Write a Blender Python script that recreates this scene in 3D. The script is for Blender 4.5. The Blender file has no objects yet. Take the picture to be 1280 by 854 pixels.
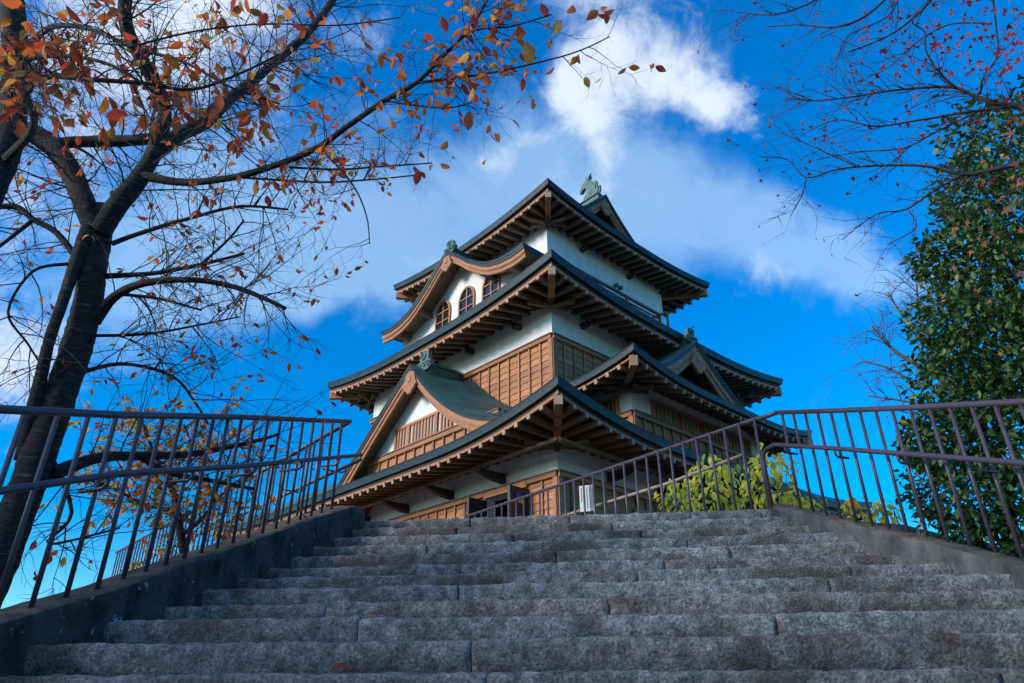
import bpy, math, random
from mathutils import Vector, Matrix, noise
random.seed(7)
S = bpy.context.scene
COL = S.collection
rad = math.radians
# ------------------------------------------------------------------ camera
ZC = 1.62                                   # eye height above the ground at the foot of the stairs
CR = Vector((0.99378701, 0.11124117, -0.0035741))
CU = Vector((0.05423801, -0.45600089, 0.88832507))
CF = Vector((-0.09718852, 0.88299977, 0.45920126))
FPX = 853.0
cam = bpy.data.cameras.new('camera')
camo = bpy.data.objects.new('camera', cam)
COL.objects.link(camo)
m = Matrix((CR, CU, -CF)).transposed().to_4x4()
m.translation = (0, 0, ZC)
camo.matrix_world = m
cam.sensor_width = 36
cam.lens = 36 * FPX / 1280
cam.clip_start = 0.05
cam.clip_end = 6000
S.camera = camo
# ------------------------------------------------------------------ colour management
S.view_settings.view_transform = 'Standard'
S.view_settings.look = 'None'
S.view_settings.gamma = 1
S.view_settings.use_curve_mapping = False
S.view_settings.exposure = 0.0
S.cycles.max_bounces = 6
# ------------------------------------------------------------------ sun and sky
SUN_EL, SUN_DIR = rad(19), Vector((-0.86, -0.51, 0)).normalized()
sd = bpy.data.lights.new('sun', 'SUN')
sd.energy = 3.6
sd.angle = rad(16)
sd.color = (1.0, 0.93, 0.86)
so = bpy.data.objects.new('sun', sd)
COL.objects.link(so)
sv = Vector((SUN_DIR.x * math.cos(SUN_EL), SUN_DIR.y * math.cos(SUN_EL), math.sin(SUN_EL)))
so.rotation_euler = sv.to_track_quat('Z', 'Y').to_euler()
so.location = (-20, -10, 30)


def ray(px, py):
    return (CF + CR * ((px - 640) / FPX) - CU * ((py - 427) / FPX))


def at(px, py, hd):
    d = ray(px, py)
    k = hd / math.hypot(d.x, d.y)
    return Vector((d.x * k, d.y * k, d.z * k + ZC))


W = bpy.data.worlds.new('World')
S.world = W
W.use_nodes = True
nt = W.node_tree
nt.nodes.clear()


def N(t, **kw):
    n = nt.nodes.new(t)
    for k, v in kw.items():
        setattr(n, k, v)
    return n


def mth(op, a, b=None, c=None):
    n = N('ShaderNodeMath', operation=op)
    for i, v in enumerate((a, b, c)):
        if v is None:
            continue
        if isinstance(v, (int, float)):
            n.inputs[i].default_value = v
        else:
            nt.links.new(v, n.inputs[i])
    return n.outputs[0]


def vdot(vec, v):
    n = N('ShaderNodeVectorMath', operation='DOT_PRODUCT')
    nt.links.new(vec, n.inputs[0])
    n.inputs[1].default_value = v
    return n.outputs['Value']


sky = N('ShaderNodeTexSky')
sky.sky_type = 'NISHITA'
sky.sun_disc = False
sky.sun_elevation = SUN_EL
sky.sun_rotation = math.atan2(SUN_DIR.x, SUN_DIR.y)
sky.air_density = 1.0
sky.dust_density = 0.2
sky.ozone_density = 3.0
hs = N('ShaderNodeHueSaturation')
hs.inputs['Hue'].default_value = 0.502
hs.inputs['Saturation'].default_value = 1.62
hs.inputs['Value'].default_value = 1.65
nt.links.new(sky.outputs[0], hs.inputs['Color'])
deep = N('ShaderNodeVectorMath', operation='MULTIPLY')
nt.links.new(hs.outputs[0], deep.inputs[0])
deep.inputs[1].default_value = (0.60, 0.90, 1.0)
tc = N('ShaderNodeTexCoord')
dirn = N('ShaderNodeVectorMath', operation='NORMALIZE')
nt.links.new(tc.outputs['Generated'], dirn.inputs[0])
D = dirn.outputs[0]


def fbm(scale, detail, rough, dist=0.0):
    n = N('ShaderNodeTexNoise')
    n.inputs['Scale'].default_value = scale
    n.inputs['Detail'].default_value = detail
    n.inputs['Roughness'].default_value = rough
    n.inputs['Distortion'].default_value = dist
    nt.links.new(D, n.inputs['Vector'])
    return n


high = N('ShaderNodeVectorMath', operation='SCALE')       # the upper sky stays a bright azure
nt.links.new(deep.outputs[0], high.inputs[0])
nt.links.new(mth('ADD', 0.84, mth('MULTIPLY', vdot(D, (0, 0, 1)), 0.58)), high.inputs['Scale'])
wn = fbm(5.0, 4, 0.6)
sub = N('ShaderNodeVectorMath', operation='SUBTRACT')
nt.links.new(wn.outputs['Color'], sub.inputs[0])
sub.inputs[1].default_value = (0.5, 0.5, 0.5)
scl = N('ShaderNodeVectorMath', operation='SCALE')
nt.links.new(sub.outputs[0], scl.inputs[0])
scl.inputs['Scale'].default_value = 0.16
addv = N('ShaderNodeVectorMath', operation='ADD')
nt.links.new(D, addv.inputs[0])
nt.links.new(scl.outputs[0], addv.inputs[1])
DW = addv.outputs[0]


def cloud_sum(blobs):
    """Soft elliptical clouds by direction: middle direction, half sizes (tangents), tilt, weight."""
    tot = None
    for (c, a, b, tilt, wgt) in blobs:
        c = Vector(c).normalized()
        t1 = (CR - c * CR.dot(c)).normalized()
        t2 = c.cross(t1).normalized()
        ca, sa = math.cos(rad(tilt)), math.sin(rad(tilt))
        e1, e2 = t1 * ca + t2 * sa, t2 * ca - t1 * sa
        x = vdot(DW, e1 / a)
        y = vdot(DW, e2 / b)
        g = mth('MULTIPLY', mth('POWER', 2.718, mth('MULTIPLY', mth('ADD', mth('MULTIPLY', x, x), mth('MULTIPLY', y, y)), -0.8)), wgt)
        tot = g if tot is None else mth('ADD', tot, g)
    return tot


def seen(px, py, a, b, tilt, wgt):
    k = ray(px, py).length * FPX
    return (ray(px, py), a / k, b / k, tilt, wgt)


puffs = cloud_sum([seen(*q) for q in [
    (255, 20, 120, 95, 0, 1.25), (10, 430, 80, 100, 0, 1.2), (60, 130, 100, 120, 0, .7), (775, 55, 80, 75, 20, 1.0), (722, 160, 36, 78, -15, 1.05),
    (850, 105, 56, 40, 30, .85), (897, 143, 36, 26, 0, .8), (612, 205, 40, 26, -20, .72), (660, 195, 24, 20, 0, .45), (690, 250, 60, 30, 0, .4), (925, 172, 18, 14, 0, .5), (560, 330, 60, 26, 0, .4), (1010, 345, 90, 24, 14, .42)]]
    + [((-.05, -.25, .97), .46, .42, 0, 1.6), ((-.9, -.35, .75), .5, .4, 0, 1.1), ((-.2, -.95, .40), .7, .25, 0, .55)])  # last three: unseen clouds added overhead and behind to brighten the steps
veil = cloud_sum([seen(*q) for q in [
    (545, 290, 170, 85, 0, .85), (830, 262, 190, 62, 12, .85), (1050, 325, 125, 48, 14, .8), (330, 280, 160, 130, 0, .95), (450, 362, 110, 32, -8, .7),
    (200, 330, 120, 90, 0, .6), (760, 140, 130, 110, 0, .45), (1150, 350, 60, 26, 10, .35)]])
det = fbm(10.0, 12, 0.68, 0.3)
det2 = fbm(6.0, 10, 0.62, 0.6)


def dens_of(tot, d_, amp, lo, hi):
    mr = N('ShaderNodeMapRange', interpolation_type='SMOOTHSTEP')
    nt.links.new(mth('ADD', tot, mth('MULTIPLY', mth('SUBTRACT', d_.outputs['Fac'], 0.5), amp)), mr.inputs['Value'])
    mr.inputs['From Min'].default_value = lo
    mr.inputs['From Max'].default_value = hi
    return mr.outputs[0]


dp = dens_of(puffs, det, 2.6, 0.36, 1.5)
dv = mth('MULTIPLY', dens_of(veil, det2, 1.9, 0.25, 1.15), 0.46)
mv = N('ShaderNodeMix', data_type='RGBA')
nt.links.new(dv, mv.inputs['Factor'])
nt.links.new(high.outputs[0], mv.inputs['A'])
mv.inputs['B'].default_value = (4.0, 6.0, 7.7, 1)
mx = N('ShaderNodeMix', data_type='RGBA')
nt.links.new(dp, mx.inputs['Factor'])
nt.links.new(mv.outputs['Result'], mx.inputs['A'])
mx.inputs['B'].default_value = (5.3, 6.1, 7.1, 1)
bg = N('ShaderNodeBackground')
bg.inputs['Strength'].default_value = 0.15
nt.links.new(mx.outputs['Result'], bg.inputs['Color'])
wo = N('ShaderNodeOutputWorld')
nt.links.new(bg.outputs[0], wo.inputs['Surface'])

# ------------------------------------------------------------------ materials


def mat(name, c1, c2=None, scale=4.0, rough=0.6, bump=0.0, bscale=30.0, metal=0.0, spec=0.4, c3=None, s3=1.0, t3=(0.55, 0.7), stretch=None, detail=5, trans=0.0):
    mt = bpy.data.materials.new(name)
    mt.use_nodes = True
    t = mt.node_tree
    L = t.links
    b = t.nodes['Principled BSDF']
    b.inputs['Roughness'].default_value = rough
    b.inputs['Metallic'].default_value = metal
    b.inputs['Specular IOR Level'].default_value = spec
    b.inputs['Base Color'].default_value = (*c1, 1)
    co = t.nodes.new('ShaderNodeTexCoord')
    vec = co.outputs['Object']
    if stretch:
        mp = t.nodes.new('ShaderNodeMapping')
        mp.inputs['Scale'].default_value = stretch
        L.new(vec, mp.inputs['Vector'])
        vec = mp.outputs[0]
    col = None
    if c2:
        n = t.nodes.new('ShaderNodeTexNoise')
        n.inputs['Scale'].default_value = scale
        n.inputs['Detail'].default_value = detail
        n.inputs['Roughness'].default_value = 0.62
        L.new(vec, n.inputs['Vector'])
        r = t.nodes.new('ShaderNodeMapRange')
        r.inputs['From Min'].default_value = 0.32
        r.inputs['From Max'].default_value = 0.68
        L.new(n.outputs['Fac'], r.inputs['Value'])
        x = t.nodes.new('ShaderNodeMix')
        x.data_type = 'RGBA'
        x.inputs['A'].default_value = (*c1, 1)
        x.inputs['B'].default_value = (*c2, 1)
        L.new(r.outputs[0], x.inputs['Factor'])
        col = x.outputs['Result']
    if c3:
        n = t.nodes.new('ShaderNodeTexNoise')
        n.inputs['Scale'].default_value = s3
        n.inputs['Detail'].default_value = 6
        n.inputs['Roughness'].default_value = 0.65
        L.new(vec, n.inputs['Vector'])
        r = t.nodes.new('ShaderNodeMapRange')
        r.inputs['From Min'].default_value = t3[0]
        r.inputs['From Max'].default_value = t3[1]
        L.new(n.outputs['Fac'], r.inputs['Value'])
        x = t.nodes.new('ShaderNodeMix')
        x.data_type = 'RGBA'
        L.new(col, x.inputs['A'])
        x.inputs['B'].default_value = (*c3, 1)
        L.new(r.outputs[0], x.inputs['Factor'])
        col = x.outputs['Result']
    if col:
        L.new(col, b.inputs['Base Color'])
    if bump:
        n = t.nodes.new('ShaderNodeTexNoise')
        n.inputs['Scale'].default_value = bscale
        n.inputs['Detail'].default_value = 8
        n.inputs['Roughness'].default_value = 0.65
        L.new(vec, n.inputs['Vector'])
        bp = t.nodes.new('ShaderNodeBump')
        bp.inputs['Strength'].default_value = bump
        bp.inputs['Distance'].default_value = 0.04
        L.new(n.outputs['Fac'], bp.inputs['Height'])
        L.new(bp.outputs[0], b.inputs['Normal'])
    if trans:
        tr = t.nodes.new('ShaderNodeBsdfTranslucent')
        tr.inputs['Color'].default_value = (*[min(1, v * 1.6) for v in c1], 1)
        ms = t.nodes.new('ShaderNodeMixShader')
        ms.inputs[0].default_value = trans
        L.new(b.outputs[0], ms.inputs[1])
        L.new(tr.outputs[0], ms.inputs[2])
        L.new(ms.outputs[0], t.nodes['Material Output'].inputs['Surface'])
    return mt


M = {}
M['plaster'] = mat('white_plaster', (.80, .80, .79), (.70, .70, .69), 1.6, .75, .08, 40, c3=(.52, .52, .51), s3=2.2, t3=(.56, .82), stretch=(2.2, 2.2, .35), detail=9)
M['wood'] = mat('weathered_brown_wood', (.48, .20, .085), (.34, .135, .055), 2.2, .6, .12, 18, c3=(.48, .27, .15), s3=3, t3=(.55, .8), stretch=(2, 2, 5))
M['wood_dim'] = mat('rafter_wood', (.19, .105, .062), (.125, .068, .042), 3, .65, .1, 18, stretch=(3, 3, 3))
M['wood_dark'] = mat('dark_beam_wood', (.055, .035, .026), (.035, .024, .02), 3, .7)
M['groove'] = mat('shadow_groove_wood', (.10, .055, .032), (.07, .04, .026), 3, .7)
M['endgrain'] = mat('pale_rafter_end', (.44, .30, .21), (.32, .21, .14), 9, .7)
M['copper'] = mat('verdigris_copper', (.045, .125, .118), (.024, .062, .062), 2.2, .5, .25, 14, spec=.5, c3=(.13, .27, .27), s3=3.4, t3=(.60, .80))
def board_tones(mt, lo, hi):
    t = mt.node_tree
    b = t.nodes['Principled BSDF']
    src = b.inputs['Base Color'].links[0].from_socket
    g_ = t.nodes.new('ShaderNodeNewGeometry')
    r2 = t.nodes.new('ShaderNodeMapRange')
    r2.inputs['To Min'].default_value = lo
    r2.inputs['To Max'].default_value = hi
    t.links.new(g_.outputs['Random Per Island'], r2.inputs['Value'])
    m2 = t.nodes.new('ShaderNodeVectorMath')
    m2.operation = 'SCALE'
    t.links.new(src, m2.inputs[0])
    t.links.new(r2.outputs[0], m2.inputs['Scale'])
    t.links.new(m2.outputs[0], b.inputs['Base Color'])


board_tones(M['wood'], .72, 1.12)


def courses(mt, scale):
    """Fine sheet courses running level along the slope."""
    t = mt.node_tree
    b = t.nodes['Principled BSDF']
    co = t.nodes.new('ShaderNodeTexCoord')
    wv = t.nodes.new('ShaderNodeTexWave')
    wv.wave_type = 'BANDS'
    wv.bands_direction = 'Z'
    wv.wave_profile = 'SAW'
    wv.inputs['Scale'].default_value = scale
    wv.inputs['Distortion'].default_value = .25
    wv.inputs['Detail'].default_value = 2
    t.links.new(co.outputs['Object'], wv.inputs['Vector'])
    bp = t.nodes.new('ShaderNodeBump')
    bp.inputs['Strength'].default_value = .7
    bp.inputs['Distance'].default_value = .03
    t.links.new(wv.outputs['Fac'], bp.inputs['Height'])
    old = b.inputs['Normal'].links[0].from_socket
    t.links.new(old, bp.inputs['Normal'])
    t.links.new(bp.outputs[0], b.inputs['Normal'])


courses(M['copper'], 3.4)
M['copper_light'] = mat('pale_verdigris', (.11, .21, .195), (.05, .095, .09), 6, .6, .3, 25)
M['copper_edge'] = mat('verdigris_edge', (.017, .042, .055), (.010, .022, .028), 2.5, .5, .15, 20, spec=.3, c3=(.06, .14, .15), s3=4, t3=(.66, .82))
M['gold'] = mat('gilt', (.42, .27, .07), (.3, .19, .05), 5, .5, metal=.3)
M['pane'] = mat('dark_glass', (.015, .02, .025), None, rough=.12, spec=.6)
M['pane_teal'] = mat('green_shutter_board', (.14, .32, .33), (.10, .24, .25), 4, .5)
M['pane_white'] = mat('frosted_pane', (.62, .66, .68), (.5, .54, .56), 4, .4)
M['door'] = mat('dark_door_wood', (.075, .048, .045), (.05, .034, .034), 4, .5, .1, 20, stretch=(4, 4, 1))
M['blue'] = mat('sticker_blue', (.02, .06, .45), None, rough=.4)
M['yellow'] = mat('sticker_yellow', (.75, .55, .03), None, rough=.4)
M['paper'] = mat('notice_white', (.62, .64, .66), (.57, .59, .61), 3, .5)
M['ink'] = mat('notice_ink', (.05, .05, .06), None, rough=.6)
M['rail'] = mat('plum_brown_paint', (.082, .060, .082), (.058, .044, .06), 14, .38, .12, 60, spec=.5, c3=(.14, .07, .055), s3=11, t3=(.64, .76))
M['tan'] = mat('weathered_tan_pipe', (.36, .27, .2), (.28, .2, .15), 8, .6)
M['stone'] = mat('rough_granite', (.57, .56, .535), (.15, .15, .15), 13, .85, 1.0, 45, c3=(.15, .12, .098), s3=2.0, t3=(.46, .64), detail=12)
def granite():
    mt = M['stone']
    t = mt.node_tree
    b = t.nodes['Principled BSDF']
    src = b.inputs['Base Color'].links[0].from_socket
    g_ = t.nodes.new('ShaderNodeNewGeometry')
    ramp = t.nodes.new('ShaderNodeValToRGB')
    e = ramp.color_ramp.elements
    e[0].color, e[1].color = (.62, .70, .76, 1), (1.22, 1.20, 1.14, 1)
    for p_, c_ in ((.25, (1.05, .95, .90, 1)), (.5, (.78, .73, .76, 1)), (.75, (1.0, 1.02, 1.06, 1))):
        q = e.new(p_)
        q.color = c_
    t.links.new(g_.outputs['Random Per Island'], ramp.inputs[0])
    co = t.nodes.new('ShaderNodeTexCoord')
    sp = t.nodes.new('ShaderNodeTexNoise')
    sp.inputs['Scale'].default_value = 70
    sp.inputs['Detail'].default_value = 4
    sp.inputs['Roughness'].default_value = .7
    t.links.new(co.outputs['Object'], sp.inputs['Vector'])
    r2 = t.nodes.new('ShaderNodeMapRange')
    for k_, v_ in (('From Min', .34), ('From Max', .66), ('To Min', .38), ('To Max', 1.5)):
        r2.inputs[k_].default_value = v_
    t.links.new(sp.outputs['Fac'], r2.inputs['Value'])
    m1 = t.nodes.new('ShaderNodeVectorMath')
    m1.operation = 'MULTIPLY'
    t.links.new(src, m1.inputs[0])
    t.links.new(ramp.outputs[0], m1.inputs[1])
    m2 = t.nodes.new('ShaderNodeVectorMath')
    m2.operation = 'SCALE'
    t.links.new(m1.outputs[0], m2.inputs[0])
    t.links.new(r2.outputs[0], m2.inputs['Scale'])
    t.links.new(m2.outputs[0], b.inputs['Base Color'])


granite()
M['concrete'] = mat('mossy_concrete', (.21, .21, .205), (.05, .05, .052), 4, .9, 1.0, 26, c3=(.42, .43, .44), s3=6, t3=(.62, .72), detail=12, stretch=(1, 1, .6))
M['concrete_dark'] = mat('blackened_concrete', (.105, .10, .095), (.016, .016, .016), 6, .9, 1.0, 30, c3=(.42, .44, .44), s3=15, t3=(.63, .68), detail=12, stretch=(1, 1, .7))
M['coping'] = mat('mossy_coping', (.24, .18, .115), (.07, .055, .04), 7, .9, 1.0, 35, c3=(.26, .22, .15), s3=9, t3=(.58, .75), detail=8)
M['ground'] = mat('bare_ground', (.07, .065, .05), (.045, .05, .035), 1.2, .95, .3, 8)
M['gravel'] = mat('dark_gravel', (.15, .14, .125), (.10, .09, .08), 20, .95, .3, 40)  # even dark tone, kept low to limit light bounced onto the walls
M['ishigaki'] = mat('rubble_wall_stone', (.2, .19, .18), (.1, .1, .1), 3, .9, .6, 8)
M['bark'] = mat('cherry_bark', (.032, .028, .027), (.010, .009, .009), 6, .75, 1.0, 16, c3=(.17, .16, .14), s3=8, t3=(.54, .72), stretch=(1, 1, 5), detail=9)
M['twig'] = mat('cherry_twig', (.04, .03, .032), (.025, .02, .022), 20, .8)
M['maple_bark'] = mat('maple_twig', (.05, .045, .05), (.035, .03, .035), 20, .8)
M['grey_twig'] = mat('bare_twig', (.10, .085, .085), (.07, .06, .062), 20, .8)


def leafmats(pre, cols, rough=.5, trans=.35, spec=.3):
    return [mat('%s_leaf' % pre, c, tuple(v * .65 for v in c), 30, rough, trans=trans, spec=spec) for c in cols]


L_CHERRY = leafmats('cherry', [(.46, .10, .025), (.52, .17, .03), (.42, .06, .03), (.52, .27, .05), (.46, .13, .06), (.36, .05, .03), (.50, .12, .03)], trans=.5)
L_GOLD = leafmats('golden', [(.58, .32, .03), (.52, .22, .025), (.46, .13, .02), (.50, .36, .04)])
L_MAPLE = leafmats('maple', [(.30, .03, .022), (.38, .055, .025), (.20, .02, .02)])
L_PEACH = leafmats('peach_maple', [(.50, .17, .09), (.46, .13, .07), (.5, .22, .08)])
L_GREEN = leafmats('camellia', [(.048, .115, .03), (.075, .16, .038), (.032, .08, .024), (.13, .21, .05)], rough=.42, trans=.12, spec=.4)
L_LIME = leafmats('lime', [(.58, .56, .08), (.46, .50, .08), (.70, .54, .06), (.34, .40, .07)], trans=.5)

# ------------------------------------------------------------------ mesh helpers


class MB:
    def __init__(s):
        s.v, s.f, s.m, s.sm, s.mats = [], [], [], [], []

    def mi(s, mt):
        if mt not in s.mats:
            s.mats.append(mt)
        return s.mats.index(mt)

    def add(s, verts, faces, mt, smooth=False):
        o = len(s.v)
        s.v.extend([tuple(v) for v in verts])
        i = s.mi(mt)
        for f in faces:
            s.f.append(tuple(o + k for k in f))
            s.m.append(i)
            s.sm.append(smooth)

    def box(s, a, b, mt):
        x0, y0, z0 = a
        x1, y1, z1 = b
        v = [(x0, y0, z0), (x1, y0, z0), (x1, y1, z0), (x0, y1, z0), (x0, y0, z1), (x1, y0, z1), (x1, y1, z1), (x0, y1, z1)]
        s.add(v, [(0, 3, 2, 1), (4, 5, 6, 7), (0, 1, 5, 4), (1, 2, 6, 5), (2, 3, 7, 6), (3, 0, 4, 7)], mt)

    def beam(s, p, q, wd, ht, mt, up=(0, 0, 1), endmat=None):
        """A square beam from p to q, centred on the line."""
        p, q = Vector(p), Vector(q)
        d = (q - p).normalized()
        sd_ = d.cross(Vector(up)).normalized() * (wd / 2)
        u_ = sd_.cross(d).normalized() * (ht / 2)
        v = []
        for c in (p, q):
            v += [c - sd_ - u_, c + sd_ - u_, c + sd_ + u_, c - sd_ + u_]
        s.add(v, [(0, 1, 5, 4), (1, 2, 6, 5), (2, 3, 7, 6), (3, 0, 4, 7)], mt)
        s.add(v, [(0, 3, 2, 1), (4, 5, 6, 7)], endmat or mt)

    def tube(s, pts, rs, mt, n=8, cap=True):
        pts = [Vector(p) for p in pts]
        if isinstance(rs, (int, float)):
            rs = [rs] * len(pts)
        rings = []
        ref = None
        for i, p in enumerate(pts):
            a = pts[max(0, i - 1)]
            b = pts[min(len(pts) - 1, i + 1)]
            d = (b - a)
            d = d.normalized() if d.length > 1e-9 else Vector((0, 0, 1))
            if ref is None:
                ref = d.orthogonal().normalized()
            x = (ref - d * ref.dot(d))
            x = x.normalized() if x.length > 1e-6 else d.orthogonal().normalized()
            ref = x
            y = d.cross(x)
            rings.append([p + (x * math.cos(2 * math.pi * k / n) + y * math.sin(2 * math.pi * k / n)) * rs[i] for k in range(n)])
        v = [q for r in rings for q in r]
        f = []
        for i in range(len(pts) - 1):
            for k in range(n):
                f.append((i * n + k, i * n + (k + 1) % n, (i + 1) * n + (k + 1) % n, (i + 1) * n + k))
        if cap:
            f.append(tuple(range(n))[::-1])
            f.append(tuple((len(pts) - 1) * n + k for k in range(n)))
        s.add(v, f, mt, True)

    def grid(s, rows, mt, smooth=False):
        nc = len(rows[0])
        v = [p for r in rows for p in r]
        f = [(i * nc + j, i * nc + j + 1, (i + 1) * nc + j + 1, (i + 1) * nc + j) for i in range(len(rows) - 1) for j in range(nc - 1)]
        s.add(v, f, mt, smooth)

    def prism(s, poly, off, mt, endmat=None):
        """poly: list of points; off: extrusion vector."""
        off = Vector(off)
        n = len(poly)
        v = [Vector(p) for p in poly] + [Vector(p) + off for p in poly]
        s.add(v, [(i, (i + 1) % n, n + (i + 1) % n, n + i) for i in range(n)], mt)
        s.add(v, [tuple(range(n))[::-1], tuple(range(n, 2 * n))], endmat or mt)

    def build(s, name, parent=None, label=None, cat=None, group=None, kind=None):
        me = bpy.data.meshes.new(name)
        me.from_pydata(s.v, [], s.f)
        for mt in s.mats:
            me.materials.append(mt)
        me.polygons.foreach_set('material_index', s.m)
        me.polygons.foreach_set('use_smooth', s.sm)
        me.validate()
        me.update()
        o = bpy.data.objects.new(name, me)
        COL.objects.link(o)
        if parent:
            o.parent = parent
        tag(o, label, cat, group, kind)
        return o


def tag(o, label=None, cat=None, group=None, kind=None):
    for k, v in (('label', label), ('category', cat), ('group', group), ('kind', kind)):
        if v:
            o[k] = v
    return o


def empty(name, loc, label, cat, group=None, rz=0.0):
    o = bpy.data.objects.new(name, None)
    COL.objects.link(o)
    o.location = loc
    o.rotation_euler = (0, 0, rz)
    o.empty_display_size = .3
    return tag(o, label, cat, group)


def lerp(a, b, t):
    return a + (b - a) * t


# castle frame: u runs back along the left face, w back along the right face
AZ = rad(49.1493571871315)
UV = Vector((-math.sin(AZ), math.cos(AZ), 0))
WV = Vector((math.cos(AZ), math.sin(AZ), 0))
OX = Vector((-0.54667, 12.98850, 0))


def wor(u, w, z):
    return OX + UV * u + WV * w + Vector((0, 0, z + ZC))


# ------------------------------------------------------------------ ground
g = MB()
g.add([(-3000, -3000, 0), (3000, -3000, 0), (3000, 3000, 0), (-3000, 3000, 0)], [(0, 1, 2, 3)], M['ground'])
g.build('ground', kind='structure')
PZ = 1.735
poly = [(-2.95, 7.95), (2.3, 7.95), (3.6, 8.45), (5.0, 9.7), (7.0, 11.3), (16, 27), (0, 42), (-21, 29), (-11.2, 15.2)]
g = MB()
top = [Vector((x, y, PZ + ZC)) for x, y in poly]
cen = sum(top, Vector()) / len(top)
bot = []
for p in top:
    d = (p - cen)
    d.z = 0
    q = p + d.normalized() * 0.05
    q.z = -0.2
    bot.append(q)
n = len(top)
g.add(top, [tuple(range(n))], M['gravel'])
g.add(top + bot, [(i, (i + 1) % n, n + (i + 1) % n, n + i) for i in range(n)], M['ishigaki'])
g.build('terrain', kind='structure')

# ------------------------------------------------------------------ stone staircase
stairs = empty('stone_staircase', (0, 3.4, 0), 'broad flight of rough grey granite steps climbing to the castle', 'staircase')
A0, H0 = 0.09363, 0.15
YK = {0: 3.42, 1: 3.68, 2: 4.11, 3: 4.62, 4: 5.05, 5: 5.48, 6: 5.94, 7: 6.27, 8: 6.60, 9: 6.94, 10: 7.23, 11: 7.53}
TK = {0: .0263, 1: .0663}
XL = {0: -3.2, 1: -3.1, 2: -2.9, 3: -2.88, 4: -2.83, 5: -2.84, 6: -2.83, 7: -2.77, 8: -2.73, 9: -2.66, 10: -2.57, 11: -2.52}
JOINT = {1: [-.62, 2.55], 2: [-1.35, .98], 3: [-1.75, .1], 4: [-.95, 1.6], 5: [.35, 1.9], 6: [-1.1, .6], 7: [-.3, 1.2], 8: [-1.55, .9], 9: [-.75, .5], 10: [-1.4, .25], 11: [-1.3, -.2, 1.1], 0: [-.5, 1.7]}


def right_x(y):
    return 1.94 + (7.42 - y) * 0.3496


def stepz(k):
    return A0 + H0 * k + ZC


def yk(k):
    return YK[k] if k in YK else YK[0] - (-k) * 0.36


for k in range(-10, 12):
    y, z = yk(k), stepz(k)
    ynext = yk(k + 1) if k < 11 else y + .5
    xl = XL.get(k, -3.25) - .06
    xr = right_x(y) + .05
    b = MB()
    js = sorted(JOINT.get(k, [random.uniform(-1.6, 0), random.uniform(.4, 2)]))
    fine = k >= 0
    dx = .022 if fine else .12
    for (x0, x1) in zip([xl] + js, js + [xr]):
        hz = random.uniform(-.007, .007)
        hy = random.uniform(-.012, .012)
        x0 += .003
        x1 -= .003
        nx = max(2, int((x1 - x0) / dx))
        prof = [(.055, -.19), (.032, -.15), (.014, -.12), (.004, -.09), (-.001, -.06), (-.001, -.028), (.003, -.011), (.016, -.001), (.06, .001), (.11, .0), (.2, -.002), (.34, -.006), (ynext - y + .08, -.012)]
        rows = []
        for i in range(nx + 1):
            x = lerp(x0, x1, i / nx)
            e = min(x - x0, x1 - x)
            rd = max(0, 1 - e / .03) ** 2
            row = []
            for j, (py, pz) in enumerate(prof):
                P = Vector((x, y + py, z + pz))
                nv = noise.noise(P * 3.1) * .007 + noise.noise(P * 11.0 + Vector((k, 3, 1))) * .004 + noise.noise(P * 24.0) * .010
                nz_ = noise.noise(P * 4.0 + Vector((9, k, 5))) * .006 + noise.noise(P * 30) * .004 + noise.noise(P * 15.0 + Vector((2, k, 7))) * .009
                top_ = 1 if j >= 7 else j / 7
                row.append((x, y + py + hy + nv * (1.0 if j < 8 else .3) + rd * .010, z + pz + hz + nz_ * top_ * (1.3 if j < 10 else .6) - rd * .008 * top_))
            if i in (0, nx):
                cap = [(q[0], q[1] + .12, q[2] - (.06 if j > 6 else 0)) for j, q in enumerate(row)]
                if i == 0:
                    rows.append(cap)
                    rows.append(row)
                else:
                    rows.append(row)
                    rows.append(cap)
            else:
                rows.append(row)
        b.grid(rows, M['stone'], True)
    b.box((xl, y + .10, max(z - .4, -.05)), (xr, ynext + .15, z - .03), M['groove'])
    so_ = b.build('step', stairs)
    so_.matrix_parent_inverse = Matrix.Translation((0, -3.4, 0))

# ------------------------------------------------------------------ low walls beside the stairs


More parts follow.
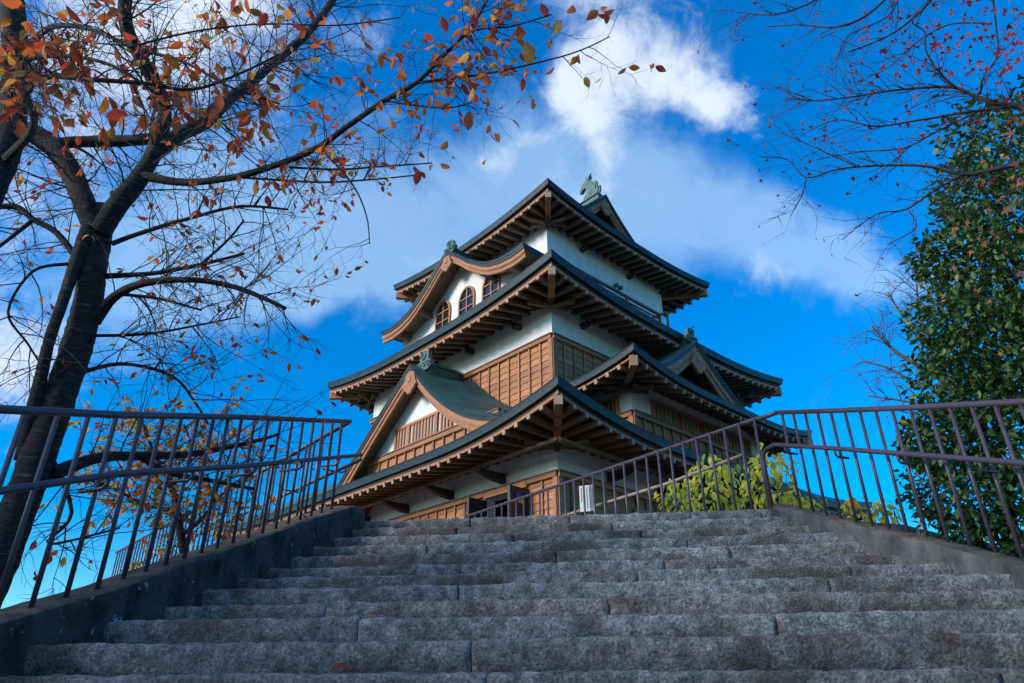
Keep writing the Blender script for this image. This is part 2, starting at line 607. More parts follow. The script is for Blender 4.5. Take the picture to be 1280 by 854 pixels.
def rough_strip(b, path, mats, seg=.03, amp=.011):
    """path: list of (inner xy, outer xy, z top, z foot); a low wall with slightly uneven faces."""
    P = []
    for (a, c) in zip(path, path[1:]):
        ln = math.dist(a[0], c[0])
        n_ = max(1, int(ln / seg))
        for i in range(n_):
            t = i / n_
            P.append(tuple((lerp(a[q][0], c[q][0], t), lerp(a[q][1], c[q][1], t)) for q in (0, 1)) + (lerp(a[2], c[2], t), lerp(a[3], c[3], t)))
    P.append(path[-1])
    inner, topr, outer = [], [], []

    def nn(p, s):
        return (noise.noise(Vector(p) * 2.3) * 1.2 + noise.noise(Vector(p) * 8 + Vector((s, s, s))) * .7 + noise.noise(Vector(p) * 22 + Vector((s, s, s))) * .5) * amp
    for (i_, o_, zt, zf) in P:
        d = Vector((o_[0] - i_[0], o_[1] - i_[1], 0)).normalized()
        col = []
        for k_ in range(17):
            t = k_ / 16
            q = Vector((i_[0], i_[1], lerp(zf, zt - .012, t)))
            q += d * (nn(q, 1) + (.012 if k_ == 16 else 0))
            col.append(q)
        inner.append(col)
        tr = [col[-1]]
        for k_ in range(5):
            q = Vector((lerp(i_[0], o_[0], .08 + .84 * k_ / 4), lerp(i_[1], o_[1], .08 + .84 * k_ / 4), zt))
            q.z += nn(q, 4) * .6
            tr.append(q)
        oc = []
        for k_ in range(4):
            q = Vector((o_[0], o_[1], lerp(zt - .015, zf - .5, k_ / 3)))
            q += d * nn(q, 7)
            oc.append(q)
        tr.append(oc[0])
        topr.append(tr)
        outer.append(oc)
    b.grid(inner, mats[0], True)
    b.grid(topr, mats[1], True)
    b.grid(outer, mats[0], True)
    for e in (0, -1):
        ring = inner[e] + topr[e][1:-1] + outer[e]
        b.add(ring, [tuple(range(len(ring)))], mats[0])


LW = [(-3.35, -1.0, -1.55), (-3.25, 2.2, -.2), (-3.08, 3.45, .32), (-2.88, 4.2, .62), (-2.84, 5.4, 1.08), (-2.72, 6.5, 1.53), (-2.53, 7.24, 1.85), (-2.5, 7.5, 1.87)]
b = MB()
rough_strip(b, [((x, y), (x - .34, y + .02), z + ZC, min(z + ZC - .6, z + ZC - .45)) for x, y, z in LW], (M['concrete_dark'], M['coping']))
lwall = b.build('stair_wall', None, 'blackened mossy low wall along the left of the steps under cherry branches', 'low wall', 'low walls flanking the steps')
b = MB()
RW = [(right_x(y), y, 1.765 - (7.42 - y) * .418) for y in (7.5, 6.5, 5.5, 4.5, 3.0, 1.0, -1.0)]
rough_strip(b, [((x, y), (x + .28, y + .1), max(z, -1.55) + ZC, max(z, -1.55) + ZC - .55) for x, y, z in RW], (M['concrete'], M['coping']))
rwall = b.build('stair_wall', None, 'streaked grey concrete low wall along the right of the steps before the evergreen', 'low wall', 'low walls flanking the steps')

# ------------------------------------------------------------------ railings


def railing(name, label, top, base, hand, nbal, group, hooks=None, hand_mat=None, ext_lo=None):
    """top/base/hand: world polylines (top rail, foot line, handrail)."""
    root = empty(name, base[0], label, 'railing', group)
    root_inv = Vector(base[0])

    def rel(ps):
        return [Vector(p) - root_inv for p in ps]

    def along(ps, t):
        ls = [(Vector(q) - Vector(p)).length for p, q in zip(ps, ps[1:])]
        d = t * sum(ls)
        for (p, q), l in zip(zip(ps, ps[1:]), ls):
            if d <= l + 1e-9:
                return Vector(p).lerp(Vector(q), d / l)
            d -= l
        return Vector(ps[-1])
    b = MB()
    b.tube(rel(top), .025, M['rail'], 12)
    b.build('top_rail', root)
    if hand:
        b = MB()
        b.tube(rel(hand), .022, hand_mat or M['rail'], 12)
        b.build('handrail', root)
    for i in range(nbal):
        t = (i + .35) / nbal
        pb = along(base, t)
        # the rod stands plumb: find the top rail above its foot
        best = min((along(top, k / 400) for k in range(401)), key=lambda q: (q.x - pb.x) ** 2 + (q.y - pb.y) ** 2)
        b = MB()
        b.tube(rel([pb - Vector((0, 0, .03)), Vector((pb.x, pb.y, best.z))]), .015, M['rail'], 8)
        b.build('baluster', root)
    if hooks and hand:
        for i in range(hooks):
            t = (i + .3) / hooks
            ph = along(hand, t)
            pt = min((along(base, k / 400) for k in range(401)), key=lambda q: (q.x - ph.x) ** 2 + (q.y - ph.y) ** 2)
            q = Vector((pt.x, pt.y, ph.z - .085))
            b = MB()
            d = (q - ph)
            d.z = 0
            b.tube(rel([ph, ph - Vector((0, 0, .06)), ph - Vector((0, 0, .082)) + d * .15, q]), .012, M['rail'], 6)
            b.build('bracket', root)
    return root


def zup(ps):
    return [Vector((p[0], p[1], p[2] + ZC)) for p in ps]


GR = 'plum painted steel railings'
railing('stair_railing', 'dark plum steel railing on the mossy wall up the left of the steps', zup([(-3.5, -.8, -.19), (-3.3, 2.0, .93), (-3.1, 3.1, 1.37), (-3.0, 3.87, 1.63), (-2.95, 5.25, 2.14), (-2.67, 7.16, 2.8)]),
        zup([(-3.53, -.8, -1.48), (-3.42, 2.0, -.28), (-3.24, 3.2, .22), (-3.03, 4.2, .6), (-2.97, 5.4, 1.06), (-2.72, 7.2, 1.82)]),
        zup([(-3.35, -.8, -.6), (-3.1, 2.0, .5), (-2.968, 3.123, .928), (-2.889, 3.863, 1.232), (-2.762, 5.061, 1.637), (-2.554, 7.026, 2.342), (-2.53, 7.25, 2.424)]), 41, GR, hooks=11)
rd_ = Vector((.33, -.944, 0))
r0 = Vector((2.12, 7.3, 0))


def rr(s, z, off=0):
    p = r0 + rd_ * s + Vector((.944, .33, 0)) * off
    return (p.x, p.y, z)


railing('stair_railing', 'plum steel railing on the grey wall up the right of the steps', zup([rr(0, 2.74), rr(.97, 2.39), rr(1.87, 2.07), rr(2.74, 1.77), rr(5.4, .82)]),
        zup([rr(.02, 1.70), rr(1.4, 1.19), rr(2.28, .85), rr(5.4, -.45)]),
        zup([(1.93, 7.46, 1.74), (1.93, 7.46, 2.24), (1.935, 7.44, 2.31), (1.95, 7.39, 2.345), (1.97, 7.33, 2.352), (2.009, 7.223, 2.349), (2.328, 6.31, 1.99), (2.614, 5.493, 1.656), (2.882, 4.727, 1.345), (3.65, 2.53, .45)]), 29, GR, hooks=8)
# the walkway rails run on towards the castle door
ra, rb_ = (2.12, 7.3), (-2.25, 12.45)
railing('walkway_railing', 'plum railing crossing from the stair top to the castle door, with tan handrail', zup([(ra[0], ra[1], 2.74), (2.03, 7.48, 2.76), (1.93, 7.62, 2.78), (rb_[0], rb_[1], 2.90)]),
        zup([(1.98, 7.5, 1.73), (rb_[0], rb_[1], 1.73)]),
        zup([(1.84, 8.0, 2.49), (1.1, 9.1, 2.49), (-.46, 10.95, 2.5), (-2.0, 12.6, 2.5)]), 30, GR, hand_mat=M['tan'])
railing('walkway_railing', 'plum railing turning away at the left stair top, seen behind the stair railing', zup([(-2.67, 7.16, 2.8), (-7.1, 11.4, 2.82), (-10.5, 14.6, 2.84)]),
        zup([(-2.75, 7.22, 1.75), (-7.15, 11.4, 1.75), (-10.5, 14.6, 1.75)]),
        zup([(-2.62, 7.5, 2.45), (-7.0, 11.6, 2.46), (-10.4, 14.8, 2.46)]), 46, GR, hooks=9)

# ------------------------------------------------------------------ castle tower
castle = empty('castle_tower', wor(0, 0, PZ), 'three storey white and brown wooden castle tower with green copper roofs above the stairs', 'castle', None, AZ)


def cl(u, w, z):
    """castle coordinates to the castle empty's own axes (x = w, y = u)."""
    return Vector((w, u, z - PZ))


def cbox(b, u0, u1, w0, w1, z0, z1, mt):
    b.box((w0, u0, z0 - PZ), (w1, u1, z1 - PZ), mt)


def part(b, name, parent=None, label=None):
    return b.build(name, parent or castle, label)


# a face: f(a, b, z) with a along the face and b inwards
def face_w(a, b_, z):                                   # faces the front left
    return cl(a, b_, z)


def face_u(a, b_, z):                                   # faces the front right
    return cl(b_, a, z)


def fbox(b, F_, a0, a1, b0, b1, z0, z1, mt):
    p, q = F_(a0, b0, z0), F_(a1, b1, z1)
    b.box(tuple(min(p[i], q[i]) for i in range(3)), tuple(max(p[i], q[i]) for i in range(3)), mt)


def wainscot(F_, a0, a1, bface, z0, z1, name='wainscot', pitch=.34, board=.16, cap=.09, end_post=True):
    """Boarded dado: lapped boards with battens, cap rail and corner post; bface is the plaster face."""
    b = MB()
    z = z0
    while z < z1 - cap - .01:                           # lapped boards, each tilted out at its foot
        zt = min(z + board, z1 - cap)
        p = [F_(a0, bface - .028, z), F_(a1, bface - .028, z), F_(a1, bface - .010, zt), F_(a0, bface - .010, zt)]
        b.add(p + [F_(a0, bface, z), F_(a1, bface, z)], [(0, 1, 2, 3), (0, 4, 5, 1)], M['wood'])
        z += board
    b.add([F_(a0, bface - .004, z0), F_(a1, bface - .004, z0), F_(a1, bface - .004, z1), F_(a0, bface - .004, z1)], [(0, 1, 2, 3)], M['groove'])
    n_ = max(1, round((a1 - a0) / pitch))
    for i in range(1, n_):
        a = lerp(a0, a1, i / n_)
        fbox(b, F_, a - .022, a + .022, bface - .052, bface - .006, z0, z1 - cap + .004, M['wood'])
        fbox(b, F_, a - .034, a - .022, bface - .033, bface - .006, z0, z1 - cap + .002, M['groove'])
    fbox(b, F_, a0 - .03, a1 + .03, bface - .085, bface - .006, z1 - cap, z1, M['wood'])
    fbox(b, F_, a0 - .05, a1 + .05, bface - .11, bface - .006, z1, z1 + .03, M['wood_dim'])
    if end_post:
        fbox(b, F_, a0 - .045, a0 + .07, bface - .070, bface - .003, z0, z1 - cap - .004, M['wood'])
    return part(b, name)


# ---- plaster walls of each storey
b = MB()
D0, D1, DH = .80, 2.12, 3.70
WU, WW = 12.8, 10.6
cbox(b, 0, D0, 0, .25, PZ - .1, 4.75, M['plaster'])
cbox(b, D1, WU, 0, .25, PZ - .1, 4.75, M['plaster'])
cbox(b, D0, D1, 0, .25, DH, 4.75, M['plaster'])
cbox(b, .001, .25, .251, WW, PZ - .1, 4.75, M['plaster'])
cbox(b, WU - .25, WU - .002, .251, WW, PZ - .1, 4.75, M['plaster'])
cbox(b, .251, WU - .251, WW - .25, WW - .002, PZ - .1, 4.75, M['plaster'])
part(b, 'wall', label='white plaster ground floor wall in the shade of the lowest eave')
b = MB()
cbox(b, .25, WU - .25, 2.2, 2.3, PZ, 4.4, M['wood_dark'])  # dark sheets behind the doorway, standing in for the unlit interior
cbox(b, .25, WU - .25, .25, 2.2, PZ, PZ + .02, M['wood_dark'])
part(b, 'entrance_hall')
b = MB()
cbox(b, .4, 7.76, .4, 8.2, 5.0, 8.2, M['plaster'])
part(b, 'wall', label='white plaster second storey wall above brown boarding')
b = MB()
cbox(b, 1.5, 6.66, 1.5, 6.66, 8.9, 11.62, M['plaster'])
part(b, 'wall', label='white plaster top storey wall')
b = MB()
BU = -.86
cbox(b, BU, .41, 1.42, 6.78, 4.55, 6.04, M['plaster'])
part(b, 'bay_wall')

wainscot(face_w, .0, D0, 0, PZ, 3.84, end_post=True)
wainscot(face_w, D1, 11, 0, PZ, 3.84, end_post=False)
wainscot(face_u, .0, 10.6, 0, PZ, 3.84)
wainscot(face_w, .4, 7.76, .4, 5.3, 7.15, pitch=.345)
wainscot(face_u, .4, 8.2, .4, 5.3, 7.15, pitch=.345)
wainscot(face_u, 1.42, 6.78, BU, 4.55, 5.21, board=.35)
wainscot(face_w, BU, .4, 1.42, 4.55, 5.21, board=.35)
b = MB()
fbox(b, face_w, D0, D1, -.085, -.004, 3.70, 3.84, M['wood'])
fbox(b, face_w, D0 - .02, D1 + .02, -.11, -.004, 3.842, 3.87, M['wood_dim'])
part(b, 'door_lintel')

# ---- doors: two dark leaves standing open at right angles
for a, emblem in ((D0 + .03, True), (D1 - .03, False)):
    b = MB()
    fbox(b, face_w, a - .025, a + .025, -.52, -.03, PZ + .03, 3.66, M['door'])
    for q in (-.50, -.06):
        fbox(b, face_w, a - .036, a + .036, q - .03, q + .03, PZ + .03, 3.662, M['door'])
    for zz in (PZ + .1, 2.7, 3.58):
        fbox(b, face_w, a - .033, a + .033, -.47, -.09, zz - .05, zz + .05, M['door'])
    dr = part(b, 'door', label='dark wooden door leaf standing open' + (' with a blue and yellow sticker' if emblem else ''))
    b = MB()
    if emblem:
        c = (-.30, 3.44)
        pts = [face_w(a - .040, c[0] + .09 * math.cos(t), c[1] + .12 * math.sin(t)) for t in [2 * math.pi * i / 24 for i in range(24)]]
        for sgn in (-1,):
            b.prism(pts, (0, -.004, 0), M['blue'])
            tri = [face_w(a - .046, c[0] - .06, c[1] - .06), face_w(a - .046, c[0] + .12, c[1] - .13), face_w(a - .046, c[0] + .11, c[1] + .05)]
            b.prism(tri, (0, -.004, 0), M['yellow'])
        part(b, 'sticker', dr)
    else:
        fbox(b, face_w, a - .05, a - .036, -.42, -.16, 2.75, 3.0, M['copper_light'])
        part(b, 'plaque', dr)

# ---- roofs


def lift_at(d, lift, L_):
    return lift * max(0.0, 1 - d / L_) ** 2.2


def skirt(name, R, I, ze, zi, lift, L_, sides, walls, zs, edge=.17, lip=.17, rp=.40, corners=True, cz=.3, label=None, hipcorners=((0, 0), (1, 0), (0, 1), (1, 1)), backlift=True):
    """Hipped skirt roof. R: eave rectangle (u0,u1,w0,w1); I: inner one; walls: wall rectangle the rafters reach; zs: soffit height at the wall."""
    root = None
    u0, u1, w0, w1 = R
    iu0, iu1, iw0, iw1 = I
    top = MB()
    raf = MB()
    defs = {'-w': ((u0, w0), (u1, w0), (iu0, iw0), (iu1, iw0), (0, 1), walls[2] - w0),
            '+w': ((u0, w1), (u1, w1), (iu0, iw1), (iu1, iw1), (0, -1), w1 - walls[3]),
            '-u': ((u0, w0), (u0, w1), (iu0, iw0), (iu0, iw1), (1, 0), walls[0] - u0),
            '+u': ((u1, w0), (u1, w1), (iu1, iw0), (iu1, iw1), (-1, 0), u1 - walls[1])}
    for sd_ in sides:
        e0, e1, i0, i1, inn, over = defs[sd_]
        ln = math.dist(e0, e1)

        def corner_lift(d0):
            l0 = lift_at(d0, lift, L_)
            l1 = lift_at(ln - d0, lift, L_) if (backlift or sd_ in ('-u', '+u')) else 0
            return l0 + l1
        ns = max(24, int(ln / .22))
        ss = sorted(set([i / ns for i in range(ns + 1)]))
        rows = []
        nt_ = 8
        for s_ in ss:
            d0 = s_ * ln
            lf = corner_lift(d0)
            row = []
            for j in range(nt_ + 1):
                t = j / nt_
                u = lerp(lerp(e0[0], e1[0], s_), lerp(i0[0], i1[0], s_), t)
                w = lerp(lerp(e0[1], e1[1], s_), lerp(i0[1], i1[1], s_), t)
                z = ze + lf * (1 - t) ** 1.6 + (zi - ze) * (t * (1 - cz) + cz * t * t)
                row.append(cl(u, w, z))
            rows.append(row)
        top.grid(rows, M['copper'], True)
        # the thick copper edge, the recessed board under it coloured dark for its shade, the soffit
        rE, rL, rB, rS = [], [], [], []
        for s_ in ss:
            d0 = s_ * ln
            lf = corner_lift(d0)
            u, w = lerp(e0[0], e1[0], s_), lerp(e0[1], e1[1], s_)

            def ins(k):                                   # a point k inside the eave, mitred at the corners
                kk = k
                uu, ww = u + inn[0] * kk, w + inn[1] * kk
                if inn[0] == 0:
                    uu = min(max(uu, u0 + kk), u1 - kk) if backlift else max(uu, u0 + kk)
                else:
                    ww = min(max(ww, w0 + kk), w1 - kk)
                return uu, ww
            z = ze + lf
            q1, q2, q3 = ins(.02), ins(.035), ins(.11)
            rE.append([cl(u, w, z), cl(*q1, z - edge * .30), cl(*q1, z - edge * .34), cl(*q2, z - edge * .62), cl(*q2, z - edge)])
            rL.append([cl(*q2, z - edge), cl(*q3, z - edge - .006), cl(*q3, z - edge - lip * .62)])
            rB.append([cl(*ins(.095), z - edge - lip * .6), cl(*ins(.095), z - edge - lip), cl(*ins(.16), z - edge - lip + .01)])
            row = []
            for j in range(6):
                k = lerp(.11, over + .02, j / 5)
                t = (k - .11) / max(over - .11, .01)
                row.append(cl(*ins(k), lerp(ze - edge - lip * .55, zs, t) + lf * max(0, 1 - t) ** 1.3))
            rS.append(row)
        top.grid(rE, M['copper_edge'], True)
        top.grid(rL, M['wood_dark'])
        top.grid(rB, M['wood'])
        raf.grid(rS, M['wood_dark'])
        # rafters
        nr = max(2, round(ln / rp))
        for i in range(nr):
            d0 = (i + .5) / nr * ln
            reach = over + .02
            d1 = ln - d0
            reach = min(reach, d0 - .05) if True else reach
            if backlift or sd_ in ('-u', '+u'):
                reach = min(reach, d1 - .05)
            if reach < .25:
                continue
            lf = corner_lift(d0)
            s_ = d0 / ln
            u, w = lerp(e0[0], e1[0], s_), lerp(e0[1], e1[1], s_)
            zo = ze - edge - lip - .035 + lf
            t = (reach - .11) / (over - .11)
            zin = lerp(ze - edge - lip, zs, t) - .06 + lf * max(0, 1 - t) ** 1.3
            p = cl(u + inn[0] * .075, w + inn[1] * .075, zo)
            q = cl(u + inn[0] * reach, w + inn[1] * reach, zin)
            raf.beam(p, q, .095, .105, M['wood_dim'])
            dd = (q - p).normalized()
            raf.beam(p - dd * .008, p + dd * .003, .078, .09, M['endgrain'])
    root = part(top, name, label=label)
    raf.build('eave_rafters', root)
    # hip rafters
    for (cu, cw) in hipcorners:
        su, sw = ('-u', '+u')[cu], ('-w', '+w')[cw]
        if su not in sides or sw not in sides:
            continue
        U0, W0 = (u0, u1)[cu], (w0, w1)[cw]
        du, dw = (1, -1)[cu], (1, -1)[cw]
        h = MB()
        z0 = ze + lift - edge - lip - .10
        wu, ww = walls[cu], walls[2 + cw]
        ov = abs(ww - W0)
        p = cl(U0 + du * .12, W0 + dw * .12, z0)
        q = cl(U0 + du * (ov + .05), W0 + dw * (ov + .05), zs - .10)
        h.beam(p, q, .15, .20, M['wood'])
        dd = (q - p).normalized()
        h.beam(p - dd * .012, p + dd * .05, .155, .205, M['endgrain'])
        h.build('hip_rafter', root)
        # board carrying the crossing purlins under the corner
        c = MB()
        m_ = ov * .62
        zp = lerp(ze - edge - lip, zs, .5) - .19 + lift * .25
        c.beam(cl(U0 + du * (m_ - .22), W0 + dw * (ov + .1), zp), cl(U0 + du * (ov + .35), W0 + dw * (ov - .22 - .1), zp + .02), .07, .08, M['wood_dim'])
        c.beam(cl(U0 + du * (ov + .1), W0 + dw * (m_ - .22), zp + .006), cl(U0 + du * (ov - .32), W0 + dw * (ov + .35), zp + .026), .07, .08, M['wood_dim'])
        c.beam(cl(wu - du * .02, ww - dw * .02, zs - .20), cl(wu - du * .30, ww - dw * .30, zs - .17), .10, .12, M['wood_dark'])
        c.build('corner_bracket', root)
    return root


# roof profile under the eaves of the ground floor is carried by purlins on brackets
roof1 = skirt('roof', (-1.42, 14.22, -1.42, 12.0), (.35, 12.4, .35, 10.2), 4.51, 5.66, .50, 4.0, ('-w', '-u', '+u', '+w'), (0, 12.8, 0, 10.6), 4.50, rp=.33, edge=.16, lip=.14, label='lowest copper roof with a long left eave')
b = MB()
b.add([cl(.34, .34, 5.61), cl(12.41, .34, 5.61), cl(12.41, 10.21, 5.61), cl(.34, 10.21, 5.61), cl(5, 5.2, 5.9)], [(0, 1, 4), (1, 2, 4), (2, 3, 4), (3, 0, 4)], M['copper'])
b.build('roof_cap', roof1)
roof2 = skirt('roof', (-.70, 8.80, -.70, 9.30), (1.45, 6.7, 1.45, 6.7), 8.04, 9.45, .37, 4.2, ('-w', '-u', '+u', '+w'), (.4, 7.76, .4, 8.2), 8.06, rp=.33, label='middle copper roof with upturned corners')
roof3 = skirt('roof', (.55, 7.66, .60, 8.15), (1.86, 6.35, 1.90, 6.30), 11.61, 12.10, .30, 3.55, ('-w', '-u', '+u', '+w'), (1.5, 6.66, 1.5, 6.66), 11.50, rp=.31, edge=.16, lip=.15, cz=.2, label='top copper roof with hipped skirt')
bayroof = skirt('bay_roof', (-1.89, .55, .26, 7.68), (-.245, .55, 1.9, 6.3), 5.74, 6.32, .32, 2.6, ('-w', '-u', '+w'), (BU, .55, 1.42, 6.78), 6.02, rp=.31, edge=.13, lip=.08, hipcorners=((0, 0), (0, 1)), backlift=False)

# purlins and boat shaped brackets below the lowest eave
for F_, ln in ((face_w, 12.8), (face_u, 10.6)):
    b = MB()
    b.tube([F_(-.66, -.66, 4.19), F_(ln * .3, -.66, 4.16), F_(ln, -.66, 4.16)], .055, M['wood_dim'], 8)
    part(b, 'purlin')
    a = 1.55
    while a < ln:
        b = MB()
        prof_ = [(-.74, 4.12), (-.72, 4.06), (-.50, 3.99), (-.22, 3.94), (0.01, 3.92), (0.01, 4.12)]
        b.prism([F_(a - .07, p, z) for p, z in prof_], F_(a + .07, 0, 0) - F_(a - .07, 0, 0), M['wood_dark'])
        part(b, 'bracket')
        a += 1.75
# small beam ends under the upper eaves
for F_, lst in ((face_u, [(.4, 1.45, 7.76), (.4, 3.2, 7.76), (.4, 5.0, 7.76), (.4, 6.8, 7.76), (1.5, 2.9, 11.2), (1.5, 5.0, 11.2)]), (face_w, [(.4, 1.45, 7.76), (.4, 3.2, 7.76), (.4, 5.0, 7.76), (1.5, 5.6, 11.2)])):
    for bb, a, z in lst:
        b = MB()
        b.tube([F_(a, bb + .02, z), F_(a, bb - .2, z)], .085, M['wood_dark'], 10)
        part(b, 'beam_end')


# ---- gables


def interp(tab, d):
    for (d0, z0), (d1, z1) in zip(tab, tab[1:]):
        if d <= d1:
            return lerp(z0, z1, (d - d0) / (d1 - d0))
    return tab[-1][1]


def smooth_tab(fn, hw, n_=28):
    return [(hw * i / n_, fn(hw * i / n_)) for i in range(n_ + 1)]


def pendant(F_, c, b0, z, s_, parent):
    """Carved gable pendant with a gilt boss."""
    out = [(0, .16), (.16, .10), (.20, -.02), (.23, -.13), (.30, -.24), (.22, -.25), (.17, -.33), (.10, -.36), (.05, -.44), (0, -.41)]
    pts = [(x * s_, y * s_) for x, y in out] + [(-x * s_, y * s_) for x, y in out[-2:0:-1]]
    g_ = MB()
    g_.prism([F_(c + x, b0, z + y) for x, y in pts], F_(0, .06, 0) - F_(0, 0, 0), M['wood'])
    o = g_.build('gable_pendant', parent)
    k = MB()
    n_ = 6
    flo = []
    for i in range(n_ * 4):
        t = 2 * math.pi * i / (n_ * 4)
        r_ = .058 * s_ * (1 + .22 * math.cos(n_ * t))
        flo.append(F_(c + r_ * math.cos(t), b0 - .02, z - .07 * s_ + r_ * math.sin(t)))
    k.prism(flo, F_(0, .018, 0) - F_(0, 0, 0), M['gold'])
    k.build('gilt_boss', o)


def ornament(F_, c, b0, z, s_, parent):
    """Ridge end ornament: scrolled plate with two curls."""
    g_ = MB()
    out = [(0, .42), (.10, .40), (.17, .33), (.19, .24), (.17, .17), (.24, .16), (.30, .08), (.28, -.02), (.20, -.07), (.12, -.10), (0, -.10)]
    pts = out + [(-x, y) for x, y in out[-2:0:-1]]
    g_.prism([F_(c + x * s_, b0, z + y * s_) for x, y in pts], F_(0, .10 * s_, 0) - F_(0, 0, 0), M['copper_light'])
    for sx, cx_, cy_, r_ in ((1, .02, .27, .11), (1, .19, .05, .085), (-1, .19, .05, .085), (1, 0, .06, .08)):
        sp = []
        rr_ = []
        for i in range(22):
            t = i / 21 * 4.4 * math.pi / 2
            q = r_ * (1 - .62 * i / 21)
            sp.append(F_(c + sx * (cx_ + q * math.cos(t)) * s_, b0 - .012, z + (cy_ + q * math.sin(t)) * s_))
            rr_.append(.026 * s_)
        g_.tube(sp, rr_, M['copper_light'], 6)
    return g_.build('ridge_ornament', parent)


def gable(name, F_, c, b0, b1, za, tabL, tabR, th=.15, bw=.30, setback=.55, zbase=None, wallmat=None, pend=1.0, ridge=(.2, .22), rb=None, orn=1.0, roofmat='copper', wall_hw=None, board_in=.09, label=None, lattice=False, orn_back=.12, twist=0.0):
    """A gable roof whose rake follows tabL / tabR (distance from the ridge -> drop)."""
    pts = [(c - d, za - z) for d, z in reversed(tabL)] + [(c + d, za - z) for d, z in tabR[1:]]
    b = MB()
    n_ = len(pts)
    bs = [b0] + [lerp(b0, b1, k / 6) for k in range(1, 7)]
    b.grid([[F_(a, bb, z + (twist * min(1, max(0, (c - a) / .6)) * (bb - b0) / (b1 - b0))) for bb in bs] for a, z in pts], M[roofmat], True)
    # stepped copper rake edge
    b.grid([[F_(a, b0, z), F_(a, b0 + .012, z - th * .42), F_(a, b0 + .022, z - th * .45), F_(a, b0 + .03, z - th)] for a, z in pts], M['copper_edge'])
    b.grid([[F_(a, b0 + .03, z - th), F_(a, b1, z - th)] for a, z in pts], M['wood_dim'])
    for (a, z), sg in ((pts[0], -1), (pts[-1], 1)):
        tw = twist if sg < 0 else 0
        b.add([F_(a, b0, z), F_(a, b1, z + tw), F_(a, b1, z - th), F_(a, b0 + .03, z - th)], [(0, 1, 2, 3)], M['copper_edge'])
    root = part(b, name, label=label)
    # bargeboard: a broad curved board with a raised upper moulding
    b = MB()
    for (t0, t1, off, thk) in ((th - .01, th + bw * .42, board_in - .035, .03), (th + bw * .42, th + bw * .52, board_in - .018, .03), (th - .01, th + bw, board_in, .06)):
        rows = []
        for i, (a, z) in enumerate(pts):
            k = abs(a - c)
            wd = 1.0 + .12 * k / tabL[-1][0]
            rows.append([F_(a, b0 + off, z - t0), F_(a, b0 + off, z - t1 * wd), F_(a, b0 + off + thk, z - t1 * wd), F_(a, b0 + off + thk, z - t0)])
        b.grid(rows, M['wood'])
    b.build('bargeboard', root)
    # gable wall
    if wallmat:
        b = MB()
        bw_ = b0 + setback
        up = [(a, z - th - .01) for a, z in pts if (wall_hw is None or abs(a - c) <= wall_hw)]
        zb = zbase
        up = [(a, max(z, zb + .01)) for a, z in up]
        rows = [[F_(a, bw_, zb), F_(a, bw_, z)] for a, z in up]
        b.grid(rows, wallmat)
        b.grid([[F_(a, bw_ + .2, zb), F_(a, bw_ + .2, z)] for a, z in up], wallmat)
        for e in (0, -1):
            a, z = up[e]
            b.add([F_(a, bw_, zb), F_(a, bw_ + .2, zb), F_(a, bw_ + .2, z), F_(a, bw_, z)], [(0, 1, 2, 3)], wallmat)
        b.build('gable_wall', root)
        if lattice:
            b = MB()
            a = c - 1.6
            while a < c + 1.6:
                zt = za - interp(tabL, abs(a - c)) - th - .05
                if zt > zbase + .1:
                    fbox(b, F_, a - .02, a + .02, bw_ - .03, bw_ - .002, zbase, zt, M['wood_dim'])
                a += .12
            b.build('lattice', root)
    if pend:
        pendant(F_, c, b0 + board_in - .075, za - th - bw * .95, pend, root)
    # ridge
    rbk = b1 if rb is None else rb
    b = MB()
    rw_, rh = ridge
    zt = za - .03
    b.prism([F_(c + x, b0 + orn_back + .08, zt + y) for x, y in ((-rw_ * .5, -.08), (-rw_ * .42, rh * .55), (-rw_ * .6, rh * .6), (-rw_ * .6, rh * .75), (-rw_ * .3, rh), (rw_ * .3, rh), (rw_ * .6, rh * .75), (rw_ * .6, rh * .6), (rw_ * .42, rh * .55), (rw_ * .5, -.08))],
            F_(0, rbk - b0 - orn_back - .08, 0) - F_(0, 0, 0), M['copper'])
    b.build('ridge', root)
    if orn:
        ornament(F_, c, b0 + orn_back, za + .05, orn, root)
    return root


def window(F_, a0, a1, bf, z0, z1, nbars, posts, pane, name='lattice_window', bar=.05):
    b = MB()
    for q in (a0, a1):
        fbox(b, F_, q - .04, q + .04, bf - .05, bf - .003, z0, z1, M['wood'])
    fbox(b, F_, a0 - .05, a1 + .05, bf - .055, bf - .003, z1 - .02, z1 + .04, M['wood'])
    fbox(b, F_, a0 - .05, a1 + .05, bf - .065, bf - .003, z0 - .05, z0, M['wood'])
    for q in posts:
        fbox(b, F_, q - .055, q + .055, bf - .06, bf - .003, z0 + .002, z1 - .022, M['wood'])
    w_ = part(b, name)
    edges = [a0] + list(posts) + [a1]
    for e0, e1 in zip(edges, edges[1:]):                # one set of bars per bay between the posts
        b = MB()
        for i in range(1, nbars):
            a = lerp(a0, a1, i / nbars)
            if e0 + .08 < a < e1 - .08:
                fbox(b, F_, a - bar / 2, a + bar / 2, bf - .045, bf - .012, z0, z1 - .022, M['wood'])
        b.build('bars', w_)
    b = MB()
    fbox(b, F_, a0 + .04, a1 - .04, bf - .010, bf - .002, z0, z1 - .02, pane)
    b.build('pane', w_)


